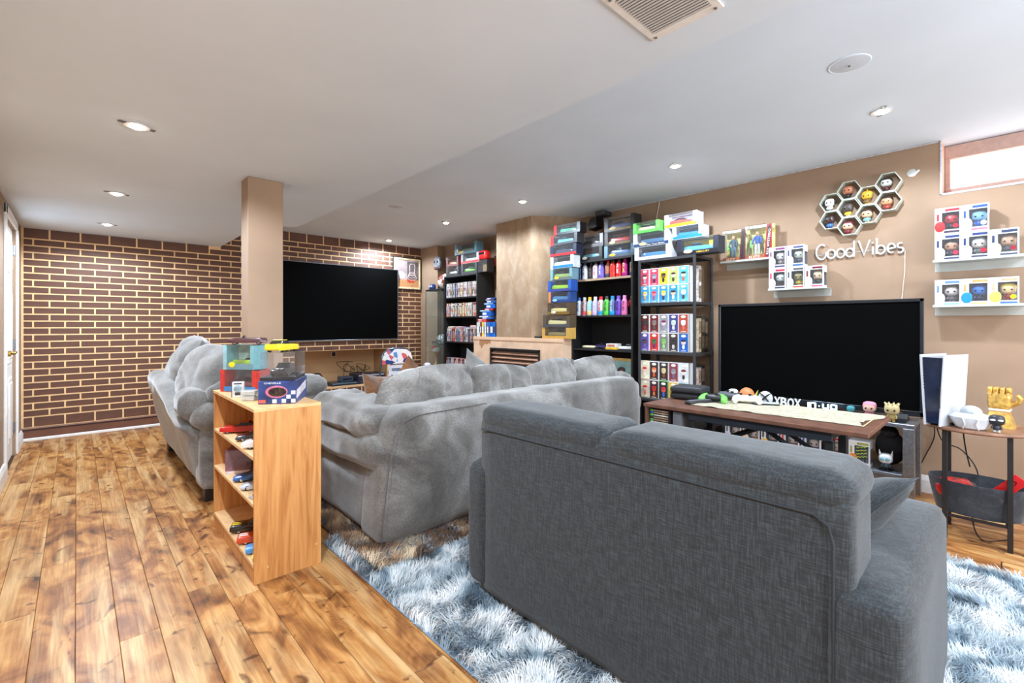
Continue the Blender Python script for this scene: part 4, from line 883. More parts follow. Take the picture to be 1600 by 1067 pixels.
film_row(1.575, 5.755, 5.03, 'top film shelf', pick=(0, 2, 3, 5, 8, 11, 1), h=1.1)
film_row(1.295, 5.755, 5.03, 'second film shelf', pick=(4, 7, 2, 8, 9, 0, 5, 6), h=1.02)
film_row(.93, 5.755, 5.03, 'third film shelf', pick=(0, 1, 2, 3, 4, 5, 6, 9, 10, 11))
film_row(.495, 5.755, 5.2, 'fourth film shelf', pick=(1, 2, 3, 5, 9, 11, 8))
film_row(.22, 5.755, 5.03, 'lowest film shelf', pick=(1, 2, 4, 9, 11, 8))
# flat-lying films on the third shelf and the recorder on the fourth
for i, (y, zz, c, rz) in enumerate(((5.66, 1.122, (222, 176, 60), .1), (5.65, 1.138, (196, 200, 204), -.05), (5.47, 1.122, (200, 60, 66), .2), (5.45, 1.138, (206, 140, 150), -.1), (5.3, 1.122, (60, 120, 180), .15), (5.12, 1.122, (196, 70, 70), 0), (5.12, 1.138, (206, 206, 206), .05), (5.12, 1.154, (190, 60, 60), -.04))):
    t = thing('film_case', ['yellow film case lying flat, left of the third film shelf', 'silver film case on top of the yellow one', 'red film case lying flat, third film shelf', 'pink film case atop the flat red one', 'blue film case lying flat, third film shelf', 'red film case lowest of three at the shelf\'s right', 'white film case between two red ones', 'uppermost red film case of the right pile'][i], 'film case', (4.13, y, zz), RW + rz, 'films lying flat on the third shelf')
    MB().box(-.09, -.066, 0, .09, .066, .0145, .001).build('case', M(c, .35, var=.12, scale=40), t); MB().box(-.07, -.0665, .003, .07, -.0655, .0115).build('spine_print', M((236, 232, 226), .4), t)
t = thing('disc_player', 'silver disc player lying on film cases, fourth bookcase shelf', 'player', (4.15, 5.16, .6865), RW)
MB().soft((0, 0, .025), (.22, .2, .05), .018, 8).build('housing', M((176, 178, 182), .3, .5), t, smooth=50); MB().box(-.08, -.1015, .016, .08, -.099, .022).build('disc_slot', BLACK, t)
film_row(.495, 5.19, 5.03, 'fourth film shelf\'s right end', pick=(1, 9, 3))
for i in range(3):
    t = thing('film_case', ['lowest', 'middle', 'topmost'][i] + ' film of the little pile on the silver player', 'film case', (4.15, 5.2, .738 + i * .0155), RW + .15 * (i - 1), 'films piled on the silver player')
    MB().box(-.068, -.095, 0, .068, .095, .0145, .001).build('case', M(((196, 120, 84), (160, 60, 50), (206, 176, 130))[i], .35, var=.15, scale=40), t); MB().box(-.05, -.0955, .003, .05, -.0945, .0115).build('spine_print', M((60, 40, 36), .4), t)
# things on the mantel's left end
y = 4.86; cols = [(206, 206, 200), (190, 200, 196), (150, 60, 56), (120, 60, 60), (232, 206, 60), (176, 176, 170), (206, 206, 210), (60, 60, 66), (70, 120, 190), (30, 100, 190), (24, 90, 180), (30, 110, 200)]
for i, c in enumerate(cols):
    w_ = (.05, .02, .02, .018, .035, .02, .03, .02, .03, .035, .05, .05)[i]
    t = thing('film_case', ['grey-white boxed film set at the mantel\'s left edge', 'pale green film case on the mantel', 'red film case second among the mantel films', 'maroon film case beside the yellow one on the mantel', 'wide yellow film case on the mantel', 'grey film case right of the yellow one', 'white film case on the mantel', 'black film case on the mantel', 'sky blue film case on the mantel', 'blue film case in the mantel row', 'wide deep blue film box near the chimney', 'rightmost blue film box against the chimney'][i], 'film case', (3.975, y - w_ / 2, 1.021), RW, 'films standing on the mantel')
    MB().box(-w_ / 2 + .0008, -.07, 0, w_ / 2 - .0008, .07, .19, .001).build('case', M(c, .35, var=.12, scale=50), t); MB().box(-w_ / 2 + .003, -.0706, .05, w_ / 2 - .003, -.069, .13).build('spine_print', M((70, 70, 84) if i % 2 else (236, 236, 236), .4), t); y -= w_
z = 1.212
for i, (c, yy, w_, h_) in enumerate((((206, 60, 60), 4.76, .17, .02), ((226, 90, 84), 4.76, .17, .018), ((40, 110, 190), 4.66, .19, .022), ((226, 232, 240), 4.72, .19, .015), ((36, 96, 180), 4.66, .19, .06), ((150, 196, 226), 4.7, .19, .015), ((196, 60, 70), 4.62, .17, .022), ((26, 100, 190), 4.58, .19, .05), ((110, 150, 200), 4.62, .19, .018), ((34, 80, 150), 4.57, .19, .034), ((90, 60, 70), 4.6, .18, .016), ((30, 70, 140), 4.57, .19, .016))):
    t = thing('film_case', ['red film lying lowest in the pile above the mantel row', 'light red film lying second in the mantel pile', 'blue film third from the bottom of the mantel pile', 'white film fourth from the bottom of the mantel pile', 'thick blue box in the lower part of the mantel pile', 'pale blue film on the thick lower blue box', 'crimson film midway up the mantel pile', 'thick bright blue box midway up the mantel pile', 'grey-blue film above the bright blue box', 'dark blue film set near the top of the mantel pile', 'brown film second from the top of the mantel pile', 'navy film topmost in the mantel pile'][i], 'film case', (3.975, yy, z), RW + random.uniform(-.05, .05), 'films piled flat above the mantel')
    MB().box(-w_ / 2, -.068, 0, w_ / 2, .068, h_, .001).build('case', M(c, .35, var=.15, scale=45), t); MB().box(-w_ / 2 + .02, -.0686, h_ * .25, 0, -.067, h_ * .75).build('spine_print', M((236, 236, 240), .4), t); z += h_ + .0006
o = thing('storage_box', 'small flat black case on the mantel by the gold car box', 'case', (3.94, 3.73, 1.021), RW); MB().box(-.05, -.04, 0, .05, .04, .022, .004).build('body', BLACK, o); MB().box(-.05, -.041, .012, .05, -.0395, .0135).build('lid_seam', M((70, 70, 74), .5), o)
# red toy, wooden frame and doll on the bookcase top right
t = thing('toy_truck', 'rounded red toy vehicle at the right of the film bookcase top', 'toy', (4.1, 4.93, b1 + .17), RW)
MB().soft((0, 0, .065), (.17, .12, .13), .04, 8).build('shell', M((214, 34, 34), .3), t, smooth=60); MB().box(-.06, -.062, .07, .06, -.058, .1, .003).build('windscreen', CARGLASS, t)
t = thing('shadow_box', 'wood-backed display box under the red toy vehicle', 'display box', (4.11, 4.92, b1), RW)
b = MB(); b.box(-.1, -.06, 0, .1, .06, .006); b.box(-.1, -.06, .162, .1, .06, .168); b.box(-.1, -.06, .006, -.094, .06, .162); b.box(.094, -.06, .006, .1, .06, .162); b.build('frame', DARK, t); MB().box(-.094, .03, .006, .094, .036, .162).build('wood_back', CARD, t); MB().box(-.094, -.059, .006, .094, -.057, .162).build('window', CLEAR, t)
t = thing('figurine', 'tall red and brown figurine against the wall above the blue films', 'figurine', (4.27, 4.9, b1), RW); add_statuette(t, .24, (150, 110, 84), (176, 70, 64), (60, 44, 44), (40, 32, 30))
t = thing('wall_toy', 'round grey robot-like mask hanging above the basketball', 'toy', (4.19, 6.2, 2.15), RW)
MB().ball((0, .0, 0), .1, .04, .11, 16, 10, e=.8).build('shell', M((120, 124, 132), .4, var=.3, scale=30), t, smooth=50); b = MB(); [b.ball((s_ * .04, -.035, .02), .022, .012, .022, 10, 6) for s_ in (-1, 1)]; b.build('lenses', BLACK, t, smooth=50); MB().box(-.06, -.035, -.1, .06, -.0, -.05, .01).build('jaw', M((90, 50, 46), .5), t)
# glass cabinet in the corner
t = thing('glass_cabinet', 'narrow glass display cabinet with black top in the corner', 'cabinet', (4.1, 6.02, 0))
GX0, GX1, GY0, GY1 = 3.985, 4.215, 5.815, 6.235
part(t, 'top_panel', MB().box(GX0, GY0, 1.695, GX1, GY1, 1.72, .003), BLACK); part(t, 'base', MB().box(GX0, GY0, 0, GX1, GY1, .09, .003), BLACK)
for x in (GX0 + .004, GX1 - .004):
    for y in (GY0 + .004, GY1 - .004): part(t, 'corner_post', MB().box(x - .004, y - .004, .09, x + .004, y + .004, 1.695), M((90, 100, 96), .3, .5))
part(t, 'glass_door', MB().box(GX0, GY0 + .01, .095, GX0 + .004, GY1 - .01, 1.69), GLASS)
for y in (GY0, GY1 - .004): part(t, 'glass_side', MB().box(GX0 + .01, y, .095, GX1 - .01, y + .004, 1.69), GLASS)
for z in (.55, .86, 1.3): part(t, 'glass_shelf', MB().box(GX0 + .008, GY0 + .008, z - .005, GX1 - .008, GY1 - .008, z), glassy((190, 216, 196), .25))
t = thing('helmet', 'small clear and silver helmet on the glass cabinet shelf', 'helmet', (4.1, 5.95, .86), RW)
MB().ball((0, 0, .09), .075, .085, .08, 16, 10).build('shell', M((196, 204, 212), .15, .4), t, smooth=60); MB().box(-.05, -.09, .05, .05, -.06, .09, .01).build('visor', M((90, 110, 130), .1, .3), t); MB().lathe([(.05, 0), (.055, .006), (.03, .02)], 14).build('collar', DARK, t)
for i, y in enumerate((6.16, 6.09, 6.03)):
    t = thing('trinket', 'tiny dark figure, %s on the glass shelf' % ('leftmost', 'second', 'third')[i], 'figurine', (4.07, y, .86), RW, 'small dark trinkets in the glass cabinet'); add_figure(t, .06, (70, 70, 76), (50, 52, 60), (40, 40, 44))
t = thing('trophy', 'round red and white ball trophy in the lower glass cabinet', 'trophy', (4.09, 6.1, .55), RW); MB().lathe([(.04, 0), (.045, .01), (.02, .03), (.015, .12), (.05, .2)], 14).build('stem', M((180, 140, 80), .3, .6), t, smooth=50); MB().ball((0, 0, .24), .075, .075, .05, 14, 8).build('bowl', M((206, 206, 210), .3), t, smooth=60); MB().ball((0, -.01, .265), .05, .07, .035, 12, 7).build('badge', M((206, 60, 70), .4), t, smooth=60)
t = thing('basketball', 'red and white basketball on top of the glass cabinet', 'ball', (4.1, 5.93, 1.72), (.3, .2, .5))
b = MB(); b.ball((0, 0, .125), .122, n=20, k=14)
for i in range(len(b.m)):
    c = sum((Vector(b.v[j]) for j in b.f[i]), Vector()) / len(b.f[i]) - Vector((0, 0, .125)); b.m[i] = 1 if (math.sin(math.atan2(c.z, c.y) * 2 + .6) > 0) else 0
b.build('ball', [M((232, 224, 212), .6), M((150, 66, 42), .6, bump=.2)], t, smooth=80)
b = MB(); b.tube([(.1225 * math.cos(a * PI / 16), .1225 * math.sin(a * PI / 16), .125) for a in range(32)], .002, 5, closed=True); b.tube([(0, .1225 * math.cos(a * PI / 16), .125 + .1225 * math.sin(a * PI / 16)) for a in range(32)], .002, 5, closed=True); b.build('seam', BLACK, t)
t = thing('toy_creature', 'small navy toy figure at the left of the glass cabinet top', 'toy', (4.06, 6.15, 1.72), RW); MB().soft((0, 0, .045), (.1, .09, .09), .035, 8).build('shell', M((40, 62, 120), .35), t, smooth=60); b = MB(); [b.ball((s_ * .025, -.043, .05), .016, .008, .016, 10, 6) for s_ in (-1, 1)]; b.build('eyes', M((210, 220, 236), .2), t, smooth=60); MB().box(-.06, -.03, 0, -.045, .03, .04, .004).build('side_wheel', M((60, 80, 84), .5), t)
# speaker / camera near the ceiling
t = thing('wall_speaker', 'black boxy speaker on a bracket under the ceiling above the car boxes', 'speaker', (4.25, 3.0, CEIL), RW)
MB().box(-.1, -.1, -.085, .02, .05, -.03, .008).build('bracket_box', M((52, 52, 54), .5), t); MB().prism([(-.19, -.22), (-.21, -.16), (-.17, -.09), (-.09, -.085), (-.09, -.2)], 'y', -.09, .04).build('housing', BLACK, t); MB().cyl((-.06, -.02, -.035), (-.06, -.02, 0), .015).build('stem', STEEL, t)
t = tag(MB().tube([(XW - .004, 2.44, 2.45), (XW - .006, 2.45, 2.38), (XW - .004, 2.47, 2.3), (XW - .004, 2.475, 2.2)], .004, 6).build('cable', M((214, 200, 186), .6), smooth=60), 'pale cable running down the wall behind the green car box', 'cable')
# shelf contents of the bottle bookcase, lower shelves
zz = .919
car_thing('cream model car on the bottle bookcase\'s third shelf', .15, (226, 214, 180), 'open', (4.12, 3.15, zz), RW + .2, 'loose cars in the bottle bookcase')
car_thing('dark blue model car on the bottle bookcase\'s third shelf', .2, (52, 46, 96), 'muscle', (4.15, 2.98, zz), RW - .3, 'loose cars in the bottle bookcase')
car_thing('white coupe at the right of the bottle bookcase\'s third shelf', .19, (232, 232, 232), 'muscle', (4.11, 2.66, zz), RW + PI, 'loose cars in the bottle bookcase')
car_thing('wine red model car behind the white coupe', .17, (84, 40, 46), 'muscle', (4.22, 2.72, zz), RW + PI + .1, 'loose cars in the bottle bookcase')
t = thing('toy_box', 'low yellow and white toy carton between the loose cars', 'toy box', (4.1, 2.82, zz), RW); MB().box(-.07, -.05, 0, .07, .05, .022, .001).build('base', M((236, 190, 50), .5), t); MB().box(-.06, -.05, .0225, .06, .05, .06, .001).build('carton', M((226, 220, 214), .5), t); MB().box(-.045, -.051, .03, .045, -.0495, .05).build('print', M((190, 110, 90), .5), t)
t = thing('figurine', 'slim red figurine at the right end of the lower bottle row', 'figurine', (4.1, 2.6, 1.2765), RW); add_statuette(t, .2, (190, 150, 120), (150, 40, 40), (60, 50, 50), (50, 40, 36))
t = thing('photo_frame', 'yellow-framed portrait standing on a lower bookcase shelf', 'picture frame', (4.22, 2.8, .5605), (-.1, 0, RW))
b = MB(); b.box(-.17, -.012, 0, .17, 0, .03, .003); b.box(-.17, -.012, .23, .17, 0, .26, .003); b.box(-.17, -.012, .03, -.14, 0, .23, .003); b.box(.14, -.012, .03, .17, 0, .23, .003); b.build('frame', M((226, 180, 90), .4), t); MB().box(-.14, -.006, .03, .14, -.003, .23).build('photo', M((150, 190, 186), .5, var=.12, scale=9), t); MB().ball((-.01, -.007, .1), .045, .002, .055, 12, 8).build('photo_head', M((150, 96, 70), .5), t, smooth=60); MB().ball((-.01, -.0065, .135), .05, .002, .032, 12, 8).build('photo_hair', M((60, 36, 26), .5), t, smooth=60)
for i in range(3):
    t = thing('board_game', ['lowest board game box under the yellow-framed portrait', 'middle board game box beside the portrait', 'topmost red and cream board game box by the portrait'][i], 'game box', (4.1, 2.68, .5605 + i * .036), RW, 'board games on the bottle bookcase')
    MB().box(-.11, -.07, 0, .11, .07, .035, .001).build('carton', M(((150, 60, 60), (206, 190, 170), (226, 206, 170))[i], .5, var=.1), t); MB().box(-.02, -.0707, .006, .1, -.0695, .029).build('side_print', M(((230, 220, 210), (120, 60, 50), (150, 40, 44))[i], .5), t)
# ================================================================== WALL SHELVES, BOXED FIGURES
def wall_shelf(label, Y0, Y1, z, X0=4.215):
    t = thing('wall_shelf', label, 'shelf', (4.3, (Y0 + Y1) / 2, z), 0, 'clear acrylic wall shelves')
    part(t, 'ledge', MB().box(X0, Y0, z - .005, XW - .001, Y1, z, .001), ACRYL); part(t, 'front_lip', MB().box(X0 - .004, Y0, z - .005, X0 - .0005, Y1, z + .012, .001), ACRYL); part(t, 'wall_flange', MB().box(XW - .005, Y0, z - .06, XW - .001, Y1, z - .0055, .001), ACRYL)
wall_shelf('clear wall shelf holding two carded action figures', 1.345, 1.765, 1.73); wall_shelf('clear wall shelf holding five boxed figures over the television', .955, 1.372, 1.4645)
wall_shelf('upper clear wall shelf at right, under the basement window', -.07, .348, 1.6); wall_shelf('lower clear wall shelf at right with three boxed figures', -.07, .348, 1.298)
def pop_box(label, X, Y, Z, strip, art, head, body, hair=None, base=(232, 232, 236), w_=.127, h_=.176, d_=.095, group='boxed vinyl figures on the wall shelves', rz=RW, frame=(214, 214, 218), tag_=None, sticker=None, wcol=(230, 230, 235)):
    t = thing('figure_box', label, 'toy box', (X, Y, Z), rz, group); e = .0025; f = -d_ / 2
    b = MB(); b.box(-w_ / 2, f, 0, w_ / 2, -f, e); b.box(-w_ / 2, f, h_ - e, w_ / 2, -f, h_); b.box(-w_ / 2, f, e, -w_ / 2 + e, -f, h_ - e); b.box(w_ / 2 - e, f, h_ * .7, w_ / 2, -f, h_ - e); b.box(w_ / 2 - e, f, e, w_ / 2, -f, h_ * .12); b.box(w_ / 2 - e, f, h_ * .12, w_ / 2, f + .012, h_ * .7)
    b.box(-w_ / 2 + e, f, h_ * .82, w_ / 2 - e, f + e, h_ - e); b.box(-w_ / 2 + e, f, e, w_ / 2 - e, f + e, h_ * .17); b.box(-w_ / 2 + e, f, h_ * .17, -w_ * .22, f + e, h_ * .82); b.box(w_ / 2 - .008, f, h_ * .17, w_ / 2 - e, f + e, h_ * .82); b.box(-w_ / 2 + e, -f - e, e, w_ / 2 - e, -f, h_ - e, m=1)
    ct = b.build('carton', [M(frame, .45, var=.02), M((110, 110, 114), .6, var=.15)], t)
    MB().box(-w_ * .1, f - .0008, h_ * .86, w_ * .44, f + .001, h_ * .95).build('title_strip', M(strip, .45), ct)
    text('POP!', h_ * .06, 0, w_ * .22).build('lettering', M((236, 206, 70), .5), ct, (-w_ * .3, f - .0009, h_ * .9))
    MB().box(-w_ * .42, f - .0008, h_ * .52, -w_ * .33, f + .001, h_ * .78).build('side_label', M(strip, .45), ct)
    MB().ball((-w_ * .3, f - .0005, h_ * .3), w_ * .2, .0018, h_ * .2, 16, 8, e=.85).build('printed_art', M(art, .5), ct, smooth=60)
    MB().box(-w_ * .14, f - .0008, h_ * .045, w_ * .44, f + .001, h_ * .125).build('name_strip', M(base, .45), ct)
    MB().box(-w_ * .22, f + .0006, h_ * .17, w_ / 2 - .008, f + .0014, h_ * .82).build('window', CLEAR, t)
    add_figure(t, h_ * .62, head, body, body, hair, (w_ * .13, 0, h_ * .16))
    if sticker: MB().cyl((w_ * .3, f - .0015, h_ * .3), (w_ * .3, f - .0005, h_ * .3), w_ * .11, n=16).build('sticker', M(sticker, .4), t)
    return t
XP = 4.27
for a in (('boxed white-faced figure, upper left of the five over the television', XP, 1.304, 1.4655 + .177, (120, 60, 110), (226, 222, 226), (226, 222, 220), (170, 160, 158), None, (70, 66, 100)),
          ('boxed pale green figure, upper right of the five over the television', XP, 1.172, 1.4655 + .177, (80, 84, 130), (236, 236, 236), (190, 196, 180), (70, 74, 96), None, (60, 96, 150)),
          ('boxed black and white mask figure, lower left over the television', XP, 1.304, 1.4655, (196, 40, 70), (236, 236, 236), (222, 232, 232), (44, 44, 46), None, (40, 44, 70)),
          ('boxed olive-skinned figure, lower middle over the television', XP, 1.172, 1.4655, (84, 84, 84), (236, 236, 230), (150, 136, 86), (226, 196, 50), (90, 84, 60), (176, 70, 50)),
          ('boxed blond figure in black, lower right over the television', XP, 1.04, 1.4655, (110, 40, 50), (232, 232, 232), (226, 196, 160), (40, 40, 42), (206, 180, 130), (226, 80, 110))): pop_box(*a)
for a, st in ((('boxed red-hooded figure on the upper right wall shelf, top left', 4.265, .274, 1.601 + .177, (170, 30, 40), (196, 40, 40), (170, 34, 36), (60, 40, 44), (120, 20, 24), (60, 50, 70)), (196, 40, 60)),
              (('boxed blue figure with a blue-white carton, top right of the upper shelf', 4.265, .145, 1.601 + .177, (40, 80, 160), (190, 206, 226), (120, 170, 210), (46, 100, 180), None, (226, 110, 130)), (226, 226, 230)),
              (('boxed brown-haired figure, bottom left of the upper right shelf', 4.265, .274, 1.601, (40, 60, 110), (240, 236, 232), (196, 140, 110), (70, 72, 84), (56, 40, 34), (60, 64, 90)), (206, 60, 80)),
              (('boxed grey-haired figure, bottom middle of the upper right shelf', 4.265, .145, 1.601, (40, 60, 110), (226, 210, 206), (214, 200, 190), (120, 130, 130), (190, 190, 190), (60, 64, 90)), (206, 40, 60)),
              (('boxed fair-haired figure, bottom right of the upper right shelf', 4.265, .016, 1.601, (50, 60, 90), (232, 206, 170), (190, 150, 120), (90, 96, 104), (150, 110, 80), (70, 74, 96)), (150, 40, 50)),
              (('boxed masked pale figure, left of the lower right wall shelf', 4.265, .274, 1.299, (96, 130, 170), (226, 200, 196), (206, 196, 190), (120, 116, 124), None, (130, 196, 214)), None),
              (('boxed bright blue figure, middle of the lower right wall shelf', 4.265, .145, 1.299, (226, 150, 90), (30, 130, 210), (40, 110, 190), (50, 60, 90), (30, 84, 160), (232, 196, 120)), None),
              (('boxed yellow-haired figure, right of the lower right wall shelf', 4.265, .016, 1.299, (206, 160, 130), (232, 214, 90), (226, 190, 140), (160, 50, 50), (232, 206, 90), (60, 110, 180)), (236, 206, 30))): pop_box(*a, sticker=st)
def blister(label, Y, w_, h_, spine, name, tee, trousers):
    t = thing('action_figure_pack', label, 'toy pack', (4.285, Y, 1.731), RW, 'carded action figures')
    b = MB(); b.box(-w_ / 2, .03, 0, w_ / 2, .045, h_ * .97, .002); b.box(-w_ / 2, -.045, 0, w_ / 2, .03, .004); b.build('carton', M((206, 196, 120), .5, var=.25, scale=14), t)
    MB().box(-w_ / 2 - .002, -.047, h_ * .86, w_ / 2 - .035, .0, h_ * .93, .001).build('header', M((222, 222, 218), .5, var=.1), t)
    MB().box(-w_ / 2, .02, h_ * .93, w_ * .1, .046, h_, .001).build('hang_tab', M((120, 90, 60), .5), t)
    MB().prism([(w_ * .22, 0), (w_ * .5, 0), (w_ * .5, h_ * .93), (w_ * .32, h_ * .93)], 'y', -.047, -.043).build('side_banner', M(spine, .45), t)
    MB().prism([(w_ * .3, .03), (w_ * .4, .03), (w_ * .46, h_ * .88), (w_ * .37, h_ * .88)], 'y', -.0485, -.0465).build('name_plate', M((30, 26, 28), .45), t)
    if name: text(name, .016, 0, h_ * .68, .01).xf(Matrix.Rotation(math.radians(-85), 4, 'Y')).build('lettering', M((240, 238, 236), .5), t, (w_ * .385, -.049, h_ * .46))
    MB().box(-w_ / 2, -.046, .004, w_ * .22, -.043, h_ * .14, .001).build('lower_band', M((150, 84, 50), .5, var=.25, scale=40), t)
    text('ELITE', h_ * .08, 0, w_ * .4).build('lettering', M((236, 226, 214), .5), t, (-w_ * .15, -.0475, h_ * .075))
    text('W', h_ * .07, 0, w_ * .14, .02).build('maker_mark', M((60, 70, 84), .5), t, (-w_ * .36, -.048, h_ * .89))
    MB().box(-w_ / 2 + .003, -.0435, h_ * .14, w_ * .24, -.0425, h_ * .86).build('window', CLEAR, t)
    b = MB(); x = -.02; b.tube([(x, -.01, h_ * .66), (x, -.01, h_ * .45)], [.02, .015], 10); [b.tube([(x + s_ * .02, -.01, h_ * .64), (x + s_ * .034, -.012, h_ * .54), (x + s_ * .03, -.022, h_ * .46)], [.008, .007, .007], 8) for s_ in (-1, 1)]; b.build('figure_torso', M(tee, .5), t, smooth=60)
    b = MB(); [b.tube([(x + s_ * .01, -.01, h_ * .45), (x + s_ * .014, -.012, h_ * .3), (x + s_ * .014, -.012, h_ * .16)], [.011, .009, .008], 8) for s_ in (-1, 1)]; b.build('figure_legs', M(trousers, .5), t, smooth=60)
    MB().ball((x, -.01, h_ * .73), .015, .015, .019, 12, 8).build('figure_head', M((206, 150, 116), .5), t, smooth=60)
    MB().ball((-w_ * .34, -.01, h_ * .45), .012, .012, .035, 10, 8).build('accessory', M((120, 206, 110), .4), t, smooth=60)
blister('carded figure in blue with a dark red banner, left of the pair on the wall', 1.655, .19, .3, (84, 30, 34), None, (60, 84, 104), (84, 120, 160))
blister('carded figure with white vertical lettering on a red banner, right of the pair', 1.455, .21, .315, (150, 34, 34), 'REY MYSTERIO', (40, 84, 170), (190, 190, 196))
# hexagon shelves with vinyl figures
HX = [(.944, 2.128), (.944, 1.992), (.827, 2.2), (.827, 2.064), (.827, 1.928), (.709, 2.136), (.709, 2.0), (.592, 2.208), (.592, 2.072)]
HL = ['white and black dog-like', 'dark-headed blue-shirted', 'bald black-caped', 'dark yellow-shirted', 'crimson hooded', 'all-gold horned', 'brown-haired bare-chested', 'white-masked dark', 'brown-haired red-coated']
HF = [((236, 236, 236), (226, 226, 226), (60, 60, 60), None), ((70, 46, 44), (60, 110, 180), (40, 60, 100), (44, 32, 30)), ((190, 120, 90), (44, 42, 40), (40, 40, 40), None), ((80, 70, 66), (226, 176, 50), (226, 220, 210), (70, 62, 58)), ((226, 180, 150), (120, 34, 40), (110, 30, 34), (110, 36, 50)), ((214, 164, 50), (120, 90, 50), (196, 150, 60), (214, 164, 50)), ((226, 180, 140), (120, 170, 196), (214, 176, 110), (66, 42, 32)), ((206, 206, 200), (84, 40, 44), (60, 46, 46), (40, 40, 42)), ((214, 150, 110), (160, 60, 48), (70, 50, 50), (50, 34, 28))]
HPOS = ['lower left of the cluster', 'far left bottom of the cluster']
for i, (y, z) in enumerate(HX):
    where = ['upper far-left', 'lower far-left', 'top of the second column', 'middle of the second column', 'bottom of the second column', 'top of the third column', 'bottom of the third column', 'top right', 'right, under the top right one'][i]
    t = thing('hexagon_shelf', 'clear hexagonal wall shelf, %s in the honeycomb' % where, 'shelf', (XW, y, z), RW, 'honeycomb wall shelves')
    R = .0775; v = []
    for k in range(6):
        a0, a1 = k * PI / 3, (k + 1) * PI / 3
        b = MB(); p = [(R * math.cos(a0), R * math.sin(a0)), (R * math.cos(a1), R * math.sin(a1)), ((R - .006) * math.cos(a1), (R - .006) * math.sin(a1)), ((R - .006) * math.cos(a0), (R - .006) * math.sin(a0))]
        b.prism(p, 'y', -.075, -.002); b.build('panel', M((196, 204, 192), .3, var=.05), t)
    tz = z - R * .866 + .0052
    t = thing('vinyl_figure', '%s big-headed figure in the honeycomb shelf' % HL[i], 'figurine', (XW - .042, y + (.012 if i != 7 else .015), tz), RW - .1, 'vinyl figures in the honeycomb'); hd, bd, lg, hr = HF[i]; add_figure(t, .102, hd, bd, lg, hr)
    if i == 0: [MB().ball((s_ * .034, 0, .07), .012, .014, .022, 8, 6).build('ear', M((24, 24, 26), .4), t, smooth=60) for s_ in (-1, 1)]
    if i == 5: MB().cyl((0, 0, .105), (0, 0, .125), .006, .001).build('horn', M((214, 164, 50), .4), t)
t = thing('wall_ornament', 'small clear broken hexagon piece beside the honeycomb shelves', 'ornament', (XW, .47, 2.262), RW); b = MB(); b.prism([(.03 * math.cos(k * PI / 3), .03 * math.sin(k * PI / 3)) for k in range(6)], 'y', -.004, -.0005); b.build('plate', ACRYL, t); MB().prism([(.02, -.02), (.045, .005), (.035, .02)], 'y', -.012, -.004).build('shard', ACRYL, t)
# neon-style sign "Good Vibes"
t = thing('neon_sign', 'unlit white tube sign reading Good Vibes on the wall', 'sign', (XW, .79, 1.70), RW)
NEON = M((206, 216, 222), .35, var=.03)
def arc(cx, cz, rx, rz_, a0, a1, n=14): return [(cx + rx * math.cos(math.radians(a0 + (a1 - a0) * i / n)), -.018, cz + rz_ * math.sin(math.radians(a0 + (a1 - a0) * i / n))) for i in range(n + 1)]
def ln_(*p): return [(x, -.018, z) for x, z in p]
LT = [('G', [arc(-.228, .055, .038, .058, 55, 300) + ln_((-.196, .03), (-.196, .052))]), ('o', [arc(-.163, .033, .026, .034, 90, 450, 18)]), ('o', [arc(-.102, .033, .026, .034, 90, 450, 18)]), ('d', [arc(-.043, .031, .024, .032, 20, 340, 16), ln_((-.016, .118), (-.018, 0))]),
      ('V', [ln_((.012, .115), (.045, 0), (.082, .112))]), ('i', [ln_((.098, .002), (.098, .062)), ln_((.098, .085), (.098, .091))]), ('b', [ln_((.122, .12), (.122, .002)), arc(.146, .032, .024, .031, 160, -160, 16)]), ('e', [ln_((.186, .032), (.228, .038)) + arc(.207, .036, .022, .033, 0, 300, 14)]), ('s', [arc(.258, .05, .016, .017, 60, 270, 10) + arc(.256, .016, .019, .018, 90, -120, 10)])]
for nm, strokes in LT:
    b = MB()
    for s_ in strokes: b.tube(s_, .0065, 8)
    b.build('letter', NEON, t, smooth=60)
b = MB(); b.box(-.265, -.006, .03, .275, -.003, .036); b.build('mounting_rail', ACRYL, t)
t = tag(MB().tube([(XW - .004, .508, 1.71), (XW - .004, .51, 1.55), (XW - .004, .525, 1.37), (XW - .004, .53, 1.2)], .003, 6).build('cable', M((222, 214, 204), .6), smooth=60), 'thin white cable hanging from the tube sign to the television', 'cable')
# ================================================================== MEDIA STAND
t = thing('media_stand', 'grey steel media stand with open shelf under the television', 'stand', (4.1, 1.1, 0))
SX0, SX1, SY0, SY1 = 3.925, 4.27, .41, 1.8
for y in (SY0, SY1 - .06):
    for x in (SX0, SX1 - .03): part(t, 'leg', MB().box(x, y, 0, x + .03, y + .06, .502, .003), STEEL)
    part(t, 'end_panel', MB().box(SX0 + .031, y + .02, .15, SX1 - .031, y + .04, .5, .002), M((70, 72, 76), .4, .5))
part(t, 'top', MB().box(SX0, SY0, .503, SX1, SY1, .529, .003), M((132, 136, 144), .3, .6)); part(t, 'shelf', MB().box(SX0 + .005, SY0 + .061, .175, SX1 - .005, SY1 - .061, .195, .002), M((120, 126, 136), .3, .5))
t = pop_box('boxed signed figure with green handwriting on the media stand shelf', 4.0, .705, .1955, (150, 150, 70), (206, 120, 50), (70, 70, 60), (60, 60, 70), None, (200, 200, 196), w_=.12, h_=.175, group='boxed figures on the media stand')
b = MB()
for k in range(4): b.tube([(-.018 + .0055 * q, -.0487, .128 - k * .022 + .004 * math.sin(q * 1.9 + k) + .0012 * q) for q in range(12)], .0016, 5)
b.build('handwriting', M((190, 220, 50), .5), t)
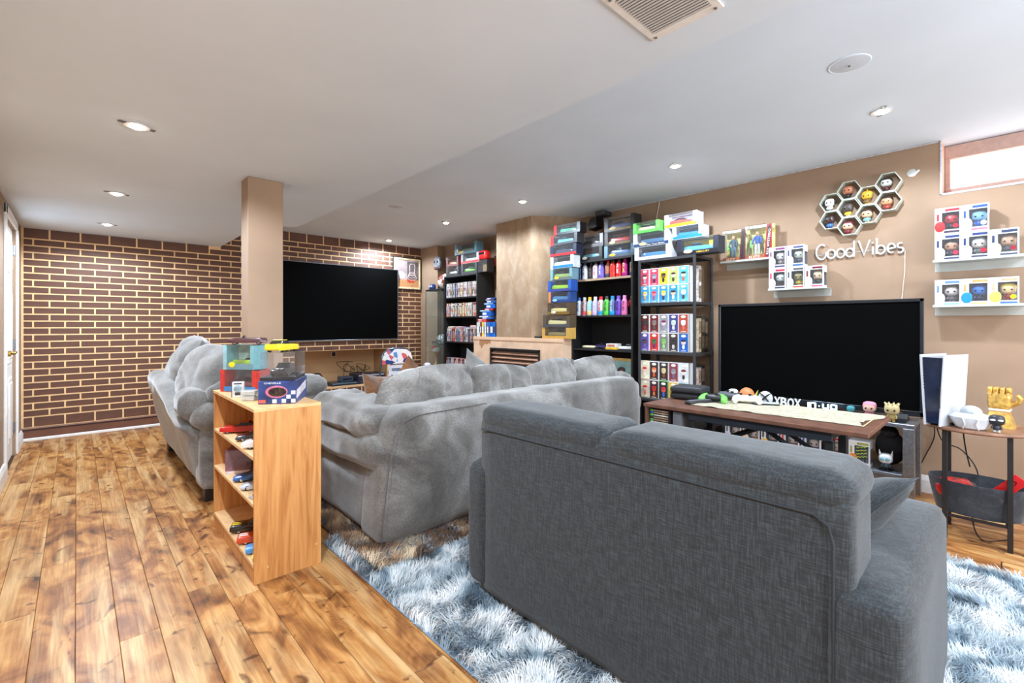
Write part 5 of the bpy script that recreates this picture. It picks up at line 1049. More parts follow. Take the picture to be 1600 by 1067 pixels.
for i, (y, c) in enumerate(((.85, (190, 40, 60)), (1.0, (60, 90, 170)), (1.14, (206, 60, 70)), (1.28, (70, 70, 76)), (1.42, (196, 120, 70)), (1.56, (90, 96, 110)))):
    pop_box(['red-labelled', 'blue-labelled', 'crimson-labelled', 'grey-labelled', 'orange-labelled', 'slate-labelled'][i] + ' boxed figure under the coffee table top, on the stand', 4.02, y, .1955, c, ((206, 60, 70), (226, 226, 230), (90, 120, 190), (206, 160, 90), (206, 180, 150), (180, 180, 190))[i], (206, 190, 180), c, None, c, group='boxed figures on the media stand')
t = thing('vinyl_figure', 'white-masked figure with pointed ears on the media stand shelf', 'figurine', (3.99, .565, .1955), RW, 'loose figures on the media stand'); add_figure(t, .118, (232, 232, 236), (70, 90, 100), (40, 44, 48)); [MB().cyl((s_ * .03, 0, .1), (s_ * .036, 0, .135), .009, .001).build('ear', M((226, 226, 230), .4), t) for s_ in (-1, 1)]; b = MB(); b.lathe([(.04, 0), (.04, .004), (.001, .005)], 16, (0, 0, -.0)); b.build('base_disc', BLACK, t); MB().ball((.012, -.031, .077), .014, .008, .012, 10, 6).build('goggle', M((110, 170, 180), .2), t); MB().ball((-.016, -.031, .077), .014, .008, .012, 10, 6).build('goggle', M((110, 170, 180), .2), t)
t = thing('soft_toy', 'fluffy black toy behind the white-masked figure', 'toy', (4.13, .56, .1955), RW); MB().ball((0, 0, .13), .085, .06, .12, 16, 12).build('body', M((26, 22, 24), .9, bump=.5, scale=80), t, smooth=60); MB().ball((0, -.03, .24), .05, .045, .045, 12, 8).build('head', M((30, 26, 28), .9, bump=.5, scale=80), t, smooth=60)
t = thing('toy_helmet', 'red and yellow toy on the floor below the media stand', 'toy', (3.99, .62, 0), RW); MB().ball((0, 0, .055), .06, .05, .052, 14, 10, e=.85).build('shell', M((206, 40, 30), .3), t, smooth=60); MB().box(-.04, -.052, .03, .04, -.04, .075, .008).build('face_plate', M((240, 200, 40), .3), t)
t = thing('round_toy', 'black rounded toy on the floor beside the red and yellow one', 'toy', (4.0, .75, 0), RW); MB().soft((0, 0, .05), (.13, .1, .1), .045, 8).build('shell', M((22, 22, 24), .4), t, smooth=60); MB().box(-.04, -.052, .02, .04, -.048, .03).build('band', M((90, 90, 90), .4), t)
XF2 = 3.985; ST = .5295
t = thing('round_emblem', 'white round emblem with black cross beside the letters on the stand', 'sign', (XF2, 1.318, ST), RW)
MB().cyl((0, .01, .064), (0, .03, .064), .058, n=28).build('disc', M((22, 24, 26), .4), t, smooth=40); MB().ball((0, .012, .064), .055, .012, .055, 24, 12).build('white_dome', M((232, 236, 240), .35), t, smooth=60)
b = MB()
for s_ in (-1, 1): b.tube([(s_ * .044, -.001, .106), (s_ * .02, -.0045, .09), (0, -.004, .072), (-s_ * .022, -.0035, .044), (-s_ * .038, .0, .02)], [.003, .006, .007, .006, .004], 6)
b.build('cross_mark', M((24, 30, 30), .4), t, smooth=60); MB().box(-.03, 0, 0, .03, .05, .008, .002).build('foot', BLACK, t)
t = thing('letter_sign', 'standing white block letters in front of the television', 'sign', (XF2 + .01, 1.16, ST), RW)
for i, ch in enumerate('XBOX'): 
    q = text(ch, .07, 0, .045, .02); b = MB(); b.add(q.v, q.f); n_ = len(q.v); b.add([(p[0], p[1] + .012, p[2]) for p in q.v], [f[::-1] for f in q.f]); b.build('letter', M((240, 240, 242), .35), t, (-.075 + i * .047, 0, .048))
MB().box(-.105, .0, 0, .1, .03, .012, .002).build('plinth', BLACK, t)
t = thing('digital_clock', 'white digital clock numerals with a blue glow in front of the television', 'clock', (XF2, .945, ST), RW)
SEG = {'1': 'bc', '0': 'abcdef', '8': 'abcdefg', '9': 'abcdfg', '4': 'bcfg'}
for i, ch in enumerate('10:48'):
    if ch == ':':
        b = MB(); b.box(-.004, -.008, .02, .004, .006, .03, .002); b.box(-.004, -.008, .044, .004, .006, .054, .002)
    else:
        b = MB(); S_ = {'a': (-.017, .062, .017, .072), 'g': (-.017, .034, .017, .043), 'd': (-.017, .004, .017, .014), 'f': (-.021, .04, -.011, .07), 'b': (.011, .04, .021, .07), 'e': (-.021, .006, -.011, .038), 'c': (.011, .006, .021, .038)}
        for s_ in SEG[ch]: q = S_[s_]; b.box(q[0], -.008, q[1], q[2], .006, q[3], .002)
    b.build('numeral', emis((210, 236, 255), .9, 'led_numeral'), t, ((-.09, -.045, -.005, .035, .085)[i], 0, 0))
MB().box(-.115, -.006, 0, .115, .02, .005, .001).build('rail', M((200, 206, 214), .4), t)
t = thing('vinyl_figure', 'teal rounded little figure before the television', 'figurine', (4.02, .765, ST), RW, 'loose figures on the media stand'); add_figure(t, .075, (70, 150, 156), (60, 120, 130), (40, 80, 90), eyes=False)
t = thing('vinyl_figure', 'pink-haired round figure before the television', 'figurine', (4.0, .655, ST), RW, 'loose figures on the media stand'); add_figure(t, .115, (236, 190, 170), (196, 120, 140), (150, 90, 110), (226, 150, 170))
t = thing('vinyl_figure', 'pale gold spiky figure at the right end of the media stand', 'figurine', (3.97, .53, ST), RW, 'loose figures on the media stand'); add_figure(t, .125, (206, 190, 140), (190, 166, 96), (180, 150, 80), None)
for k in range(9): MB().cyl((.024 * math.cos(k * .7), .02 * math.sin(k * .7), .1), (.042 * math.cos(k * .7), .034 * math.sin(k * .7), .128), .012, .001, 8).build('spike', M((210, 194, 146), .4), t)
t = thing('vinyl_figure', 'orange round figure with a yellow-green fin at the left before the television', 'figurine', (4.0, 1.46, ST), RW, 'loose figures on the media stand'); MB().ball((0, 0, .068), .06, .05, .066, 16, 10).build('body', M((226, 130, 80), .5, var=.12), t, smooth=60); MB().prism([(.05, .06), (.085, .12), (.07, .04)], 'y', -.01, .01).build('fin', M((206, 206, 90), .5), t); MB().ball((0, -.045, .04), .03, .01, .02, 10, 6).build('snout', M((240, 180, 140), .5), t, smooth=60)
t = thing('vinyl_figure', 'white-capped small figure beside the game controllers', 'figurine', (4.0, 1.57, ST), RW, 'loose figures on the media stand'); add_figure(t, .11, (232, 220, 212), (196, 60, 60), (60, 60, 66), (236, 236, 232))
# ================================================================== COFFEE TABLE
WAL = M((106, 70, 54), .4, var=.16, scale=14); TX0, TX1, TY0, TY1, TZ = 2.735, 3.335, .45, 1.65, .66
t = thing('coffee_table', 'raised walnut-topped coffee table on a black folding frame', 'table', (3.03, 1.05, .012))
part(t, 'top', MB().box(TX0, TY0, TZ - .024, TX1, TY1, TZ, .004), WAL)
for y in (.625, 1.36):
    b = MB(); b.box(2.8, y - .02, TZ - .07, 3.27, y + .02, TZ - .0245, .003); b.box(2.8, y - .02, .012, 2.84, y + .02, TZ - .07, .003); b.box(3.08, y - .02, .012, 3.12, y + .02, TZ - .07, .003); b.box(2.8, y - .02, .012, 3.12, y + .02, .05, .003); part(t, 'end_frame', b, BLACK)
for x in (2.87, 3.05):
    part(t, 'scissor_arm', MB().tube([(x, .68, .42), (x, .98, .6)], .014, 6), BLACK); part(t, 'scissor_arm', MB().tube([(x + .03, 1.3, .42), (x + .03, .94, .6)], .014, 6), BLACK)
for z in (.4, .47): part(t, 'cross_rail', MB().box(2.81, .645, z, 2.835, 1.34, z + .025, .003), BLACK)
part(t, 'long_rail', MB().box(2.775, .605, TZ - .075, 2.799, 1.36, TZ - .03, .003), M((30, 34, 42), .45)); part(t, 'tray', MB().box(2.76, 1.381, .47, 3.3, 1.625, .485, .002), BLACK); part(t, 'side_panel', MB().box(2.745, 1.628, .2, 3.325, 1.645, TZ - .0245, .002), WAL)
gc = [(70, 180, 70), (90, 196, 80), (60, 150, 60), (200, 206, 200), (80, 190, 76), (60, 60, 64), (90, 200, 84), (60, 90, 170)]
for i in range(9):
    t = thing('game_case', '%s case from the bottom of the game stack under the table' % ('first', 'second', 'third', 'fourth', 'fifth', 'sixth', 'seventh', 'eighth', 'ninth')[i], 'game case', (2.84, 1.555, .4855 + i * .0152), RW, 'stacked game cases under the coffee table')
    MB().box(-.065, -.065, 0, .065, .065, .0142, .001).build('case', M((50, 46, 44), .4), t); MB().box(-.065, -.066, .001, -.045, -.0645, .0132).build('spine_end', M(gc[i % 8], .4), t); MB().box(-.04, -.0657, .003, .06, -.0645, .011).build('spine_print', M((150, 120, 96) if i % 3 else (206, 190, 170), .45, var=.3, scale=80), t)
t = thing('book', 'grey slipcase standing beside the game stack under the table', 'box', (2.88, 1.44, .4855), RW); MB().box(-.03, -.09, 0, .03, .09, .135, .001).build('sleeve', M((110, 110, 114), .5), t); MB().box(-.022, -.0905, .01, .022, -.0895, .03).build('spine_print', M((180, 180, 180), .5), t)
# runner
t = thing('table_runner', 'cream and gold woven runner lying across the coffee table', 'runner', (3.1, .95, TZ))
v = []; nx, ny = 14, 40
for i in range(nx + 1):
    for j in range(ny + 1):
        x = 2.89 + (.43) * i / nx + .012 * noise.noise((j * .3, i * .5, 1)) + .02 * (.5 - j / ny); y_ = .5 + .9 * j / ny + (.035 * math.sin(i * .4) if j in (0,) else 0); lift = max(0, noise.noise((i * .35, j * .22, 5)) - .1) * .012 * (1 if i < 4 else .4)
        v.append((x - 3.1, y_ - .95, .0012 + lift))
f = [(i * (ny + 1) + j, (i + 1) * (ny + 1) + j, (i + 1) * (ny + 1) + j + 1, i * (ny + 1) + j + 1) for i in range(nx) for j in range(ny)]
n_ = len(v); v2 = v + [(p[0], p[1], p[2] + .0022) for p in v]; f2 = [q[::-1] for q in f] + [tuple(k + n_ for k in q) for q in f]
MB().add(v2, f2).build('cloth', mat_cloth((166, 154, 116), (186, 176, 146), (200, 192, 168), 30., 300., .9, .4, .2), t, smooth=60)
MB().box(-.215, -.453, .0036, .2, -.447, .0046).build('hem', M((196, 180, 130), .8), t)
def flat_item(name, label, cat, X, Y, rz, z=TZ + .0006): return thing(name, label, cat, (X, Y, z), rz)
t = flat_item('zip_case', 'black hard zip case at the left end of the coffee table', 'case', 3.14, 1.525, RW + .12); b = MB(); b.soft((0, 0, .022), (.22, .2, .044), .018, 8); b.build('lower_shell', M((28, 29, 32), .6), t, smooth=50); MB().soft((0, 0, .067), (.22, .2, .044), .018, 8).build('upper_shell', M((40, 42, 46), .55), t, smooth=50); MB().box(-.108, -.098, .0435, .108, .098, .0465).build('zip', M((14, 14, 15), .5), t)
t = flat_item('remote_control', 'long black remote control lying before the zip case', 'remote', 2.985, 1.385, RW + 1.25); MB().soft((0, 0, .011), (.22, .052, .022), .01, 8).build('body', M((30, 30, 32), .5), t, smooth=50)
b = MB(); [b.box(-.09 + i * .02, -.018 + j * .014, .0215, -.078 + i * .02, -.009 + j * .014, .0245, .001) for i in range(9) for j in range(3)]; b.build('buttons', M((110, 110, 114), .5), t)
def controller(label, X, Y, rz, col, grip, z=TZ + .0045):
    t = flat_item('game_controller', label, 'controller', X, Y, rz, z); MB().soft((0, 0, .028), (.11, .075, .036), .017, 8, .004).build('body', M(col, .45), t, smooth=60)
    for s_ in (-1, 1): MB().tube([(s_ * .045, .01, .03), (s_ * .064, -.015, .027), (s_ * .072, -.05, .018), (s_ * .068, -.07, .014)], [.024, .023, .019, .011], 10).build('grip', M(grip, .45), t, smooth=60)
    [MB().lathe([(.007, 0), (.006, .01), (.011, .013), (.011, .018), (.001, .017)], 10, p).build('thumb_stick', BLACK, t, smooth=50) for p in ((-.035, .01, .043), (.018, -.015, .043))]
    b = MB(); [b.cyl((.035 + .01 * dx, .012 + .01 * dy, .044), (.035 + .01 * dx, .012 + .01 * dy, .05), .0042, n=8) for dx, dy in ((1, 0), (-1, 0), (0, 1), (0, -1))]; b.build('buttons', M((90, 90, 96), .4), t)
controller('black and green game controller on the runner', 3.1, 1.34, RW + .2, (30, 32, 34), (110, 206, 80)); controller('dark grey game controller behind the green one', 3.26, 1.29, RW - .3, (84, 90, 96), (70, 76, 80)); controller('white game controller on the runner', 3.2, 1.17, RW + .4, (232, 228, 216), (236, 232, 222))
t = flat_item('phone', 'pale phone with black rim lying on the runner', 'phone', 3.24, 1.07, RW + .5, TZ + .0045); MB().box(-.075, -.04, 0, .075, .04, .009, .003).build('body', BLACK, t); MB().box(-.07, -.036, .009, .07, .036, .0098).build('screen', M((206, 214, 214), .2), t)
# ================================================================== SIDE TABLE AT RIGHT
t = thing('side_table', 'round walnut side table with black legs under the consoles', 'table', (3.64, .115, 0))
CXs, CYs = 3.64, .115
part(t, 'top', MB().lathe([(.001, .602), (.225, .602), (.232, .608), (.232, .615), (.228, .62), (.001, .62)], 40, (CXs, CYs, 0)), M((136, 96, 72), .4, var=.14, scale=14), 40)
for x, y in ((3.513, .24), (3.515, -.008), (3.765, -.008), (3.765, .24)): part(t, 'leg', MB().box(x - .011, y - .011, 0, x + .011, y + .011, .601, .002), M((34, 30, 30), .45))
b = MB(); b.box(3.513, -.016, .12, 3.527, .236, .134, .001); b.box(3.752, -.004, .12, 3.764, .236, .134, .001); b.box(3.527, -.003, .12, 3.752, .009, .134, .001); b.box(3.527, .228, .12, 3.752, .24, .134, .001); part(t, 'lower_rail', b, M((34, 30, 30), .45))
part(t, 'basket', MB().lathe([(.135, .138), (.14, .142), (.16, .24), (.172, .315), (.176, .315), (.165, .24), (.146, .137), (.001, .136)], 28, (CXs, CYs, 0), sx=.8, sy=1.18), mat_cloth((44, 48, 56), (56, 60, 68), (70, 76, 84), 9., 160., .85, .5, .2), 50)
t = thing('red_toy_pack', 'clear-wrapped red toy lying inside the hanging basket', 'toy', (3.6, .2, .2), RW + .2); MB().soft((0, 0, .055), (.16, .12, .1), .04, 10, .005, .008, 3, 14.).build('wrapper', M((176, 40, 40), .25, var=.4, scale=20), t, smooth=60); MB().ball((.02, -.03, .1), .06, .05, .02, 12, 6).build('clear_bubble', CLEAR, t, smooth=60)
t = thing('red_hang_card', 'bright red card with dark letter O tilted out of the basket', 'card', (3.555, .07, .24), (.25, math.radians(38), RW)); MB().box(-.03, -.002, .05, .03, .002, .2, .001).build('card', M((220, 30, 34), .4, var=.05), t); text('O', .04, 0, .022, .03).build('lettering', M((60, 14, 20), .5), t, (-.004, -.0026, .152)); MB().ball((0, -.012, .02), .034, .012, .038, 14, 8).build('yellow_doll', M((232, 190, 60), .5, var=.3, scale=50), t, smooth=60); MB().box(-.034, -.026, -.02, .034, -.0245, .062).build('blister', CLEAR, t)
for i, pts in enumerate(([(3.75, .3, .61), (3.95, .28, .45), (4.1, .2, .38), (3.85, .12, .3), (3.72, .14, .1), (3.6, .1, .006), (3.7, 0, .006)], [(4.13, .4, .55), (4.3, .36, .52), (4.34, .35, .4), (4.34, .4, .25), (4.33, .45, .12), (4.3, .5, .01)], [(3.72, .18, .6), (3.8, .17, .45), (3.75, .15, .36)])):
    def sm(P, n=6):
        P = [Vector(p) for p in P]; out = []
        for a in range(len(P) - 1):
            p0, p1, p2, p3 = P[max(a - 1, 0)], P[a], P[a + 1], P[min(a + 2, len(P) - 1)]
            for k in range(n):
                u = k / n; out.append(.5 * ((2 * p1) + (p2 - p0) * u + (2 * p0 - 5 * p1 + 4 * p2 - p3) * u * u + (3 * p1 - p0 - 3 * p2 + p3) * u ** 3))
        return out + [P[-1]]
    tag(MB().tube(sm(pts), .0035, 6).build('cable', RUBBER, smooth=60), ['black cable drooping from the side table top into the basket', 'black cable dangling from the television down the wall', 'short black cable under the side table top'][i], 'cable', 'black cables by the media stand')
t = thing('game_console', 'tall white and blue-black game console standing on the side table', 'console', (3.565, .245, .6205), RW - .34)
def fin(sx):
    v = []; pr = [(-.13, 0, .03), (-.13, .39, .05), (.13, .39, .046), (.13, 0, .028)]
    out = []
    for th in (0, .006):
        for y_, z_, x_ in pr: out.append((sx * (x_ + th), y_, z_))
    return out
for sx in (-1, 1): MB().add(fin(sx), [(0, 1, 2, 3), (7, 6, 5, 4), (0, 4, 5, 1), (1, 5, 6, 2), (2, 6, 7, 3), (3, 7, 4, 0)]).build('side_plate', M((206, 210, 216), .35, var=.01), t, weld=True)
MB().add([(-.03, -.118, .012), (.03, -.118, .012), (.046, -.118, .375), (-.046, -.118, .375), (-.028, .118, .012), (.028, .118, .012), (.043, .118, .375), (-.043, .118, .375)], [(0, 1, 2, 3), (7, 6, 5, 4), (0, 4, 5, 1), (3, 2, 6, 7), (1, 5, 6, 2), (0, 3, 7, 4)]).build('core', M((30, 40, 64), .12, var=.15), t)
MB().box(.034, -.133, .1, .038, -.06, .215).build('disc_slot', BLACK, t); MB().cyl((0, .02, 0), (0, .02, .014), .06, n=20).build('stand', BLACK, t); b = MB(); [b.box(-.044, -.1195, .2 + i * .017, -.038, -.1175, .207 + i * .017) for i in range(9)]; b.build('vents', M((10, 12, 16), .4), t)
t = thing('controller_charger', 'white faceted dome-topped controller pod on the side table', 'charger', (3.5, .135, .6205), RW); b = MB(); b.lathe([(.05, 0), (.062, .006), (.088, .055), (.09, .062), (.07, .078), (.04, .086), (.001, .088)], 10, sx=1, sy=.8); b.build('bowl', M((206, 208, 212), .3), t, smooth=25); MB().ball((.0, 0, .086), .045, .04, .038, 16, 8).build('dome', M((176, 182, 190), .12), t, smooth=60); b = MB(); [b.tube([(s_ * .03, -.074, .06), (s_ * .022, -.066, .03), (s_ * .03, -.05, .004)], .003, 6) for s_ in (-1, 1)]; b.build('ridge', WHITE, t)
t = thing('gold_fist_statue', 'golden clenched-fist statue with flared cuff on the side table', 'statue', (3.68, .03, .6205), RW - .1)
GOLD = M((226, 176, 92), .35, .55, var=.2, scale=50)
b = MB(); b.add([(-.06, -.05, 0), (.06, -.05, 0), (.06, .05, 0), (-.06, .05, 0), (-.036, -.034, .085), (.036, -.034, .085), (.036, .034, .085), (-.036, .034, .085)], [(3, 2, 1, 0), (4, 5, 6, 7), (0, 1, 5, 4), (1, 2, 6, 5), (2, 3, 7, 6), (3, 0, 4, 7)]); b.build('cuff', GOLD, t)
MB().box(-.042, -.04, .086, .042, .04, .1, .004).build('wrist_band', M((240, 226, 196), .4, .2), t); MB().soft((0, 0, .145), (.092, .075, .09), .018, 6).build('palm', GOLD, t, smooth=50)
for i in range(4):
    MB().soft((-.036 + i * .024, -.012, .2), (.0225, .06, .034), .008, 5).build('finger', GOLD, t, smooth=50)
    MB().cyl((-.036 + i * .024, -.045, .182), (-.036 + i * .024, -.038, .182), .0085, n=10).build('knuckle_stud', M((240, 200, 120), .3, .4), t)
MB().tube([(.045, -.01, .125), (.07, -.02, .14), (.078, -.025, .165), (.066, -.03, .18)], [.014, .014, .012, .01], 8).build('thumb', GOLD, t, smooth=60)
t = thing('vinyl_figure', 'small crouching black and white figure at the edge of the side table', 'figurine', (3.47, .04, .6205), RW); add_figure(t, .095, (44, 46, 52), (60, 62, 70), (196, 200, 206), eyes=False); b = MB(); [b.ball((s_ * .014, -.028, .066), .011, .003, .005, 10, 6) for s_ in (-1, 1)]; b.build('eyes', M((240, 240, 240), .3), t, smooth=60)
# ================================================================== OAK SHELF WITH MODEL CARS
t = thing('oak_shelf', 'low open oak-veneer shelf beside the sofas, filled with model cars', 'shelf unit', (.733, 2.752, 0))
OX0, OX1, OY0, OY1, OT = .584, .883, 2.325, 3.178, .795
for y in (OY0, OY1 - .016): part(t, 'side_panel', MB().box(OX0, y, 0, OX1, y + .016, OT - .0162, .001), OAK)
part(t, 'top', MB().box(OX0 - .002, OY0, OT - .016, OX1, OY1, OT, .001), M((226, 178, 122), .4, var=.07, scale=18)); part(t, 'back_panel', MB().box(OX1 - .006, OY0 + .0165, .02, OX1 - .001, OY1 - .0165, OT - .0165), OAK)
for z in (.575, .36, .085): part(t, 'shelf', MB().box(OX0, OY0 + .0163, z - .016, OX1 - .007, OY1 - .0163, z, .001), M((232, 190, 138), .4, var=.06, scale=18))
part(t, 'kickboard', MB().box(OX0 + .004, OY0 + .0163, 0, OX0 + .018, OY1 - .0163, .068, .001), OAK)
b = MB(); [b.cyl((x, OY0 - .0015, z), (x, OY0 + .001, z), .004, n=10) for x, z in ((.62, .79), (.64, .065), (.86, .1))]; part(t, 'screw_cap', b, M((206, 176, 130), .4))
G_ = 'model cars on the oak shelf'
for lab, L_, c, kd, x, y, z, rz, sp in (('red muscle car on the oak shelf\'s upper tier', .2, (196, 36, 32), 'muscle', .675, 2.94, .5755, 2.6, None), ('dark grey car on the oak shelf\'s upper tier', .19, (60, 68, 78), 'sport', .69, 2.7, .5755, 2.75, None), ('white car with chrome wheels on the oak shelf\'s upper tier', .2, (236, 236, 234), 'muscle', .68, 2.5, .5755, 2.6, None),
                                  ('blue car with pale nose on the oak shelf\'s middle tier', .2, (40, 96, 170), 'sport', .69, 2.73, .3605, 2.85, None), ('silver-white racer on the oak shelf\'s middle tier', .19, (196, 204, 214), 'sport', .68, 2.56, .3605, 2.7, None),
                                  ('black car with yellow stripes on the oak shelf\'s bottom tier', .21, (36, 34, 30), 'muscle', .69, 2.76, .0855, 2.75, (236, 206, 40)), ('orange-red car with white stripes on the bottom tier', .2, (206, 74, 40), 'muscle', .68, 2.6, .0855, 2.8, (240, 236, 230)), ('light blue car on the oak shelf\'s bottom tier', .17, (70, 150, 220), 'open', .67, 2.47, .0855, 2.9, None), ('yellow and white car nearest on the bottom tier', .12, (240, 196, 60), 'open', .65, 2.385, .0855, 3.0, None)):
    car_thing(lab, L_, c, kd, (x, y, z), rz, G_, sp)
def clear_case(label, w_, h_, d_, loc, rz, base, car, kind, L_, tint=None, carrz=0., group=None, stripe=None):
    t = thing('display_case', label, 'display case', loc, rz, group); MB().box(-w_ / 2, -d_ / 2, 0, w_ / 2, d_ / 2, h_ * .12, .001).build('base', M(base, .4), t)
    b = MB(); e = .0015; z0 = h_ * .12 + .0003
    for q in ((-w_ / 2, -d_ / 2, w_ / 2, -d_ / 2 + e), (-w_ / 2, d_ / 2 - e, w_ / 2, d_ / 2), (-w_ / 2, -d_ / 2 + e, -w_ / 2 + e, d_ / 2 - e), (w_ / 2 - e, -d_ / 2 + e, w_ / 2, d_ / 2 - e)): b.box(q[0], q[1], z0, q[2], q[3], h_ - e)
    b.box(-w_ / 2, -d_ / 2, h_ - e, w_ / 2, d_ / 2, h_); b.build('clear_cover', tint or CLEAR, t); add_car(t, L_, car, kind, (0, 0, z0), carrz, stripe); return t
clear_case('pink-tinted clear case with a navy car, middle tier of the oak shelf', .13, .13, .23, (.7, 2.99, .3605), RW + 1.1, (226, 214, 220), (50, 50, 110), 'muscle', .19, glassy((226, 196, 206), .15), PI / 2, G_)
clear_case('small clear case nearest on the middle tier of the oak shelf', .07, .07, .1, (.645, 2.42, .3605), RW + .3, (206, 196, 190), (190, 150, 140), 'open', .085, None, PI / 2, G_)
# boxes on top of the oak shelf
GT = 'boxed models on the oak shelf top'
car_box('red-edged model box at the far left of the oak shelf top', .234, .125, .11, (.712, 3.012, OT + .0005), math.radians(-55), (196, 60, 54), (60, 130, 190), (120, 60, 70), 'muscle', (150, 160, 176), group=GT, edge=(206, 60, 54))
car_box('teal model box with a lime green car and yellow badge on the red-edged box', .2, .14, .105, (.712, 3.012, OT + .127), math.radians(-55), (120, 170, 176), (110, 140, 150), (170, 200, 60), 'open', (150, 170, 150), emblem=(236, 200, 40), group=GT, edge=(150, 190, 196))
car_thing('dark maroon convertible perched on the teal box', .2, (78, 44, 48), 'open', (.72, 3.0, OT + .2685), math.radians(160), 'model cars on top of boxes')
t = thing('model_car_box', 'navy checkered car carton with oval window at the front of the oak shelf top', 'toy box', (.769, 2.519, OT + .0005), math.radians(-31), GT)
MB().box(-.083, -.125, 0, .083, .125, .11, .001).build('carton', M((44, 62, 112), .4, var=.25, scale=14), t); MB().ball((-.002, -.1255, .058), .05, .002, .03, 20, 8).build('window_ring', M((196, 110, 140), .4), t, smooth=50); MB().ball((.002, -.1265, .057), .042, .002, .023, 20, 8).build('oval_window', M((54, 44, 40), .15, var=.35, scale=60), t, smooth=50); text('CHEVELLE', .008, 0, .075, .01).build('lettering', M((226, 232, 236), .5), t, (-.02, -.1256, .1))
b = MB(); [b.box(-.02 + i * .021, -.1257, .004 + ((i + j) % 2) * .002 + j * .02, -.001 + i * .021, -.1245, .022 + j * .02) for i in range(5) for j in range(3) if (i + j) % 2 == 0 and i >= j * 1.4]; b.build('checker_print', M((232, 230, 232), .45), t); MB().box(-.08, -.1257, .005, -.05, -.1245, .02, .001).build('maker_badge', M((226, 96, 86), .45), t); b = MB(); b.prism([(-.1, .02), (.1, .05), (.1, .09), (-.1, .06)], 'x', .0825, .084); b.build('side_print', M((214, 206, 216), .45, var=.2, scale=30), t)
clear_case('acrylic case with a black muscle car stacked on the navy carton', .155, .135, .23, (.767, 2.517, OT + .1112), math.radians(-31), (44, 44, 48), (26, 26, 28), 'muscle', .2, None, -PI / 2, GT, (230, 230, 230))
car_thing('yellow coupe with black stripes on top of the acrylic case', .2, (236, 210, 40), 'muscle', (.757, 2.5, OT + .247), math.radians(-31) + PI / 2 - .25, 'model cars on top of boxes', (30, 30, 30))
t = thing('trinket_box', 'little white carton picturing a crystal ball on the oak shelf edge', 'box', (.624, 2.79, OT + .0005), math.radians(-22)); MB().box(-.027, -.02, 0, .027, .02, .078, .001).build('carton', M((226, 226, 228), .45), t); MB().box(-.0275, -.0205, 0, -.024, .0205, .0785).build('edge_print', M((50, 54, 70), .45), t); MB().ball((.002, -.0205, .045), .019, .0015, .019, 14, 8).build('printed_ball', M((150, 180, 196), .3, var=.2), t, smooth=50); MB().box(-.012, -.021, .01, .016, -.0195, .026, .002).build('printed_base', M((60, 56, 56), .5), t); MB().box(-.016, -.0208, .068, .02, -.0198, .074).build('title_strip', M((60, 60, 84), .5), t)
for i in range(2):
    t = thing('card_case', ['lower clear case of cards before the checkered carton', 'upper clear case of cards before the checkered carton'][i], 'case', (.64, 2.625, OT + .0005 + i * .0255), math.radians(-40 + i * 6), 'clear card cases'); MB().box(-.034, -.03, 0, .034, .03, .0245, .002).build('case', ACRYL, t); MB().box(-.029, -.025, .003, .029, .025, .021).build('cards', M((196, 186, 176), .5, var=.3, scale=90), t)
# ================================================================== CORNER BY THE BRICK WALL
t = thing('folding_chair', 'folding chair with a colourful sticker-covered back near the wall niche', 'chair', (2.98, 5.35, 0), .05)
FR = M((96, 104, 120), .3, .7)
b = MB(); b.tube([(-.25, .2, .0), (-.235, .02, .42), (-.225, -.02, .72), (-.2, -.025, .82), (-.13, -.03, .868), (0, -.03, .88), (.13, -.03, .868), (.2, -.025, .82), (.225, -.02, .72), (.235, .02, .42), (.25, .2, 0)], .011, 8); b.build('front_frame', FR, t, smooth=60)
b = MB(); [b.tube([(s_ * .2, -.22, 0), (s_ * .2, .2, .43)], .01, 8) for s_ in (-1, 1)]; b.build('rear_legs', FR, t, smooth=60); MB().soft((0, .13, .44), (.4, .4, .03), .012, 8).build('seat', M((60, 90, 150), .5, var=.3, scale=20), t, smooth=50)
m_, nt, p = nt_new('sticker_print'); tc = N(nt, 'ShaderNodeTexCoord'); vo = N(nt, 'ShaderNodeTexVoronoi', i_Scale=16.); L(nt, tc.outputs['Object'], vo.inputs['Vector']); sp = N(nt, 'ShaderNodeSeparateColor'); L(nt, vo.outputs['Color'], sp.inputs[0]); L(nt, ramp(nt, sp.outputs[0], [(0, (222, 224, 230)), (.35, (90, 140, 196)), (.5, (206, 90, 96)), (.65, (236, 226, 220)), (.85, (40, 60, 120))], 'CONSTANT'), p.inputs['Base Color'])
b = MB(); b.prism([(-.222, .68), (.222, .68), (.215, .76), (.19, .82), (.13, .858), (0, .87), (-.13, .858), (-.19, .82), (-.215, .76)], 'y', -.04, -.026); b.build('back_panel', m_, t)
t = thing('poster_board', 'white printed card propped on the folding chair seat', 'card', (3.02, 5.4, .457), (-.2, 0, .05)); MB().box(-.11, -.004, 0, .11, 0, .2, .001).build('card', M((236, 236, 238), .5, var=.02), t); b = MB(); b.box(-.06, -.005, .12, .07, -.0035, .16); b.box(-.08, -.005, .05, -.05, -.0035, .08); b.box(.03, -.005, .05, .07, -.0035, .08); b.build('print', M((120, 136, 160), .5, var=.3, scale=60), t)
t = thing('toy_bag', 'dark bag stuffed with small white and red toys by the glass cabinet', 'bag', (3.46, 5.4, 0), .1); MB().soft((0, 0, .2), (.28, .24, .4), .09, 10, .02, .01, 3).build('bag', M((32, 26, 28), .8), t, smooth=60)
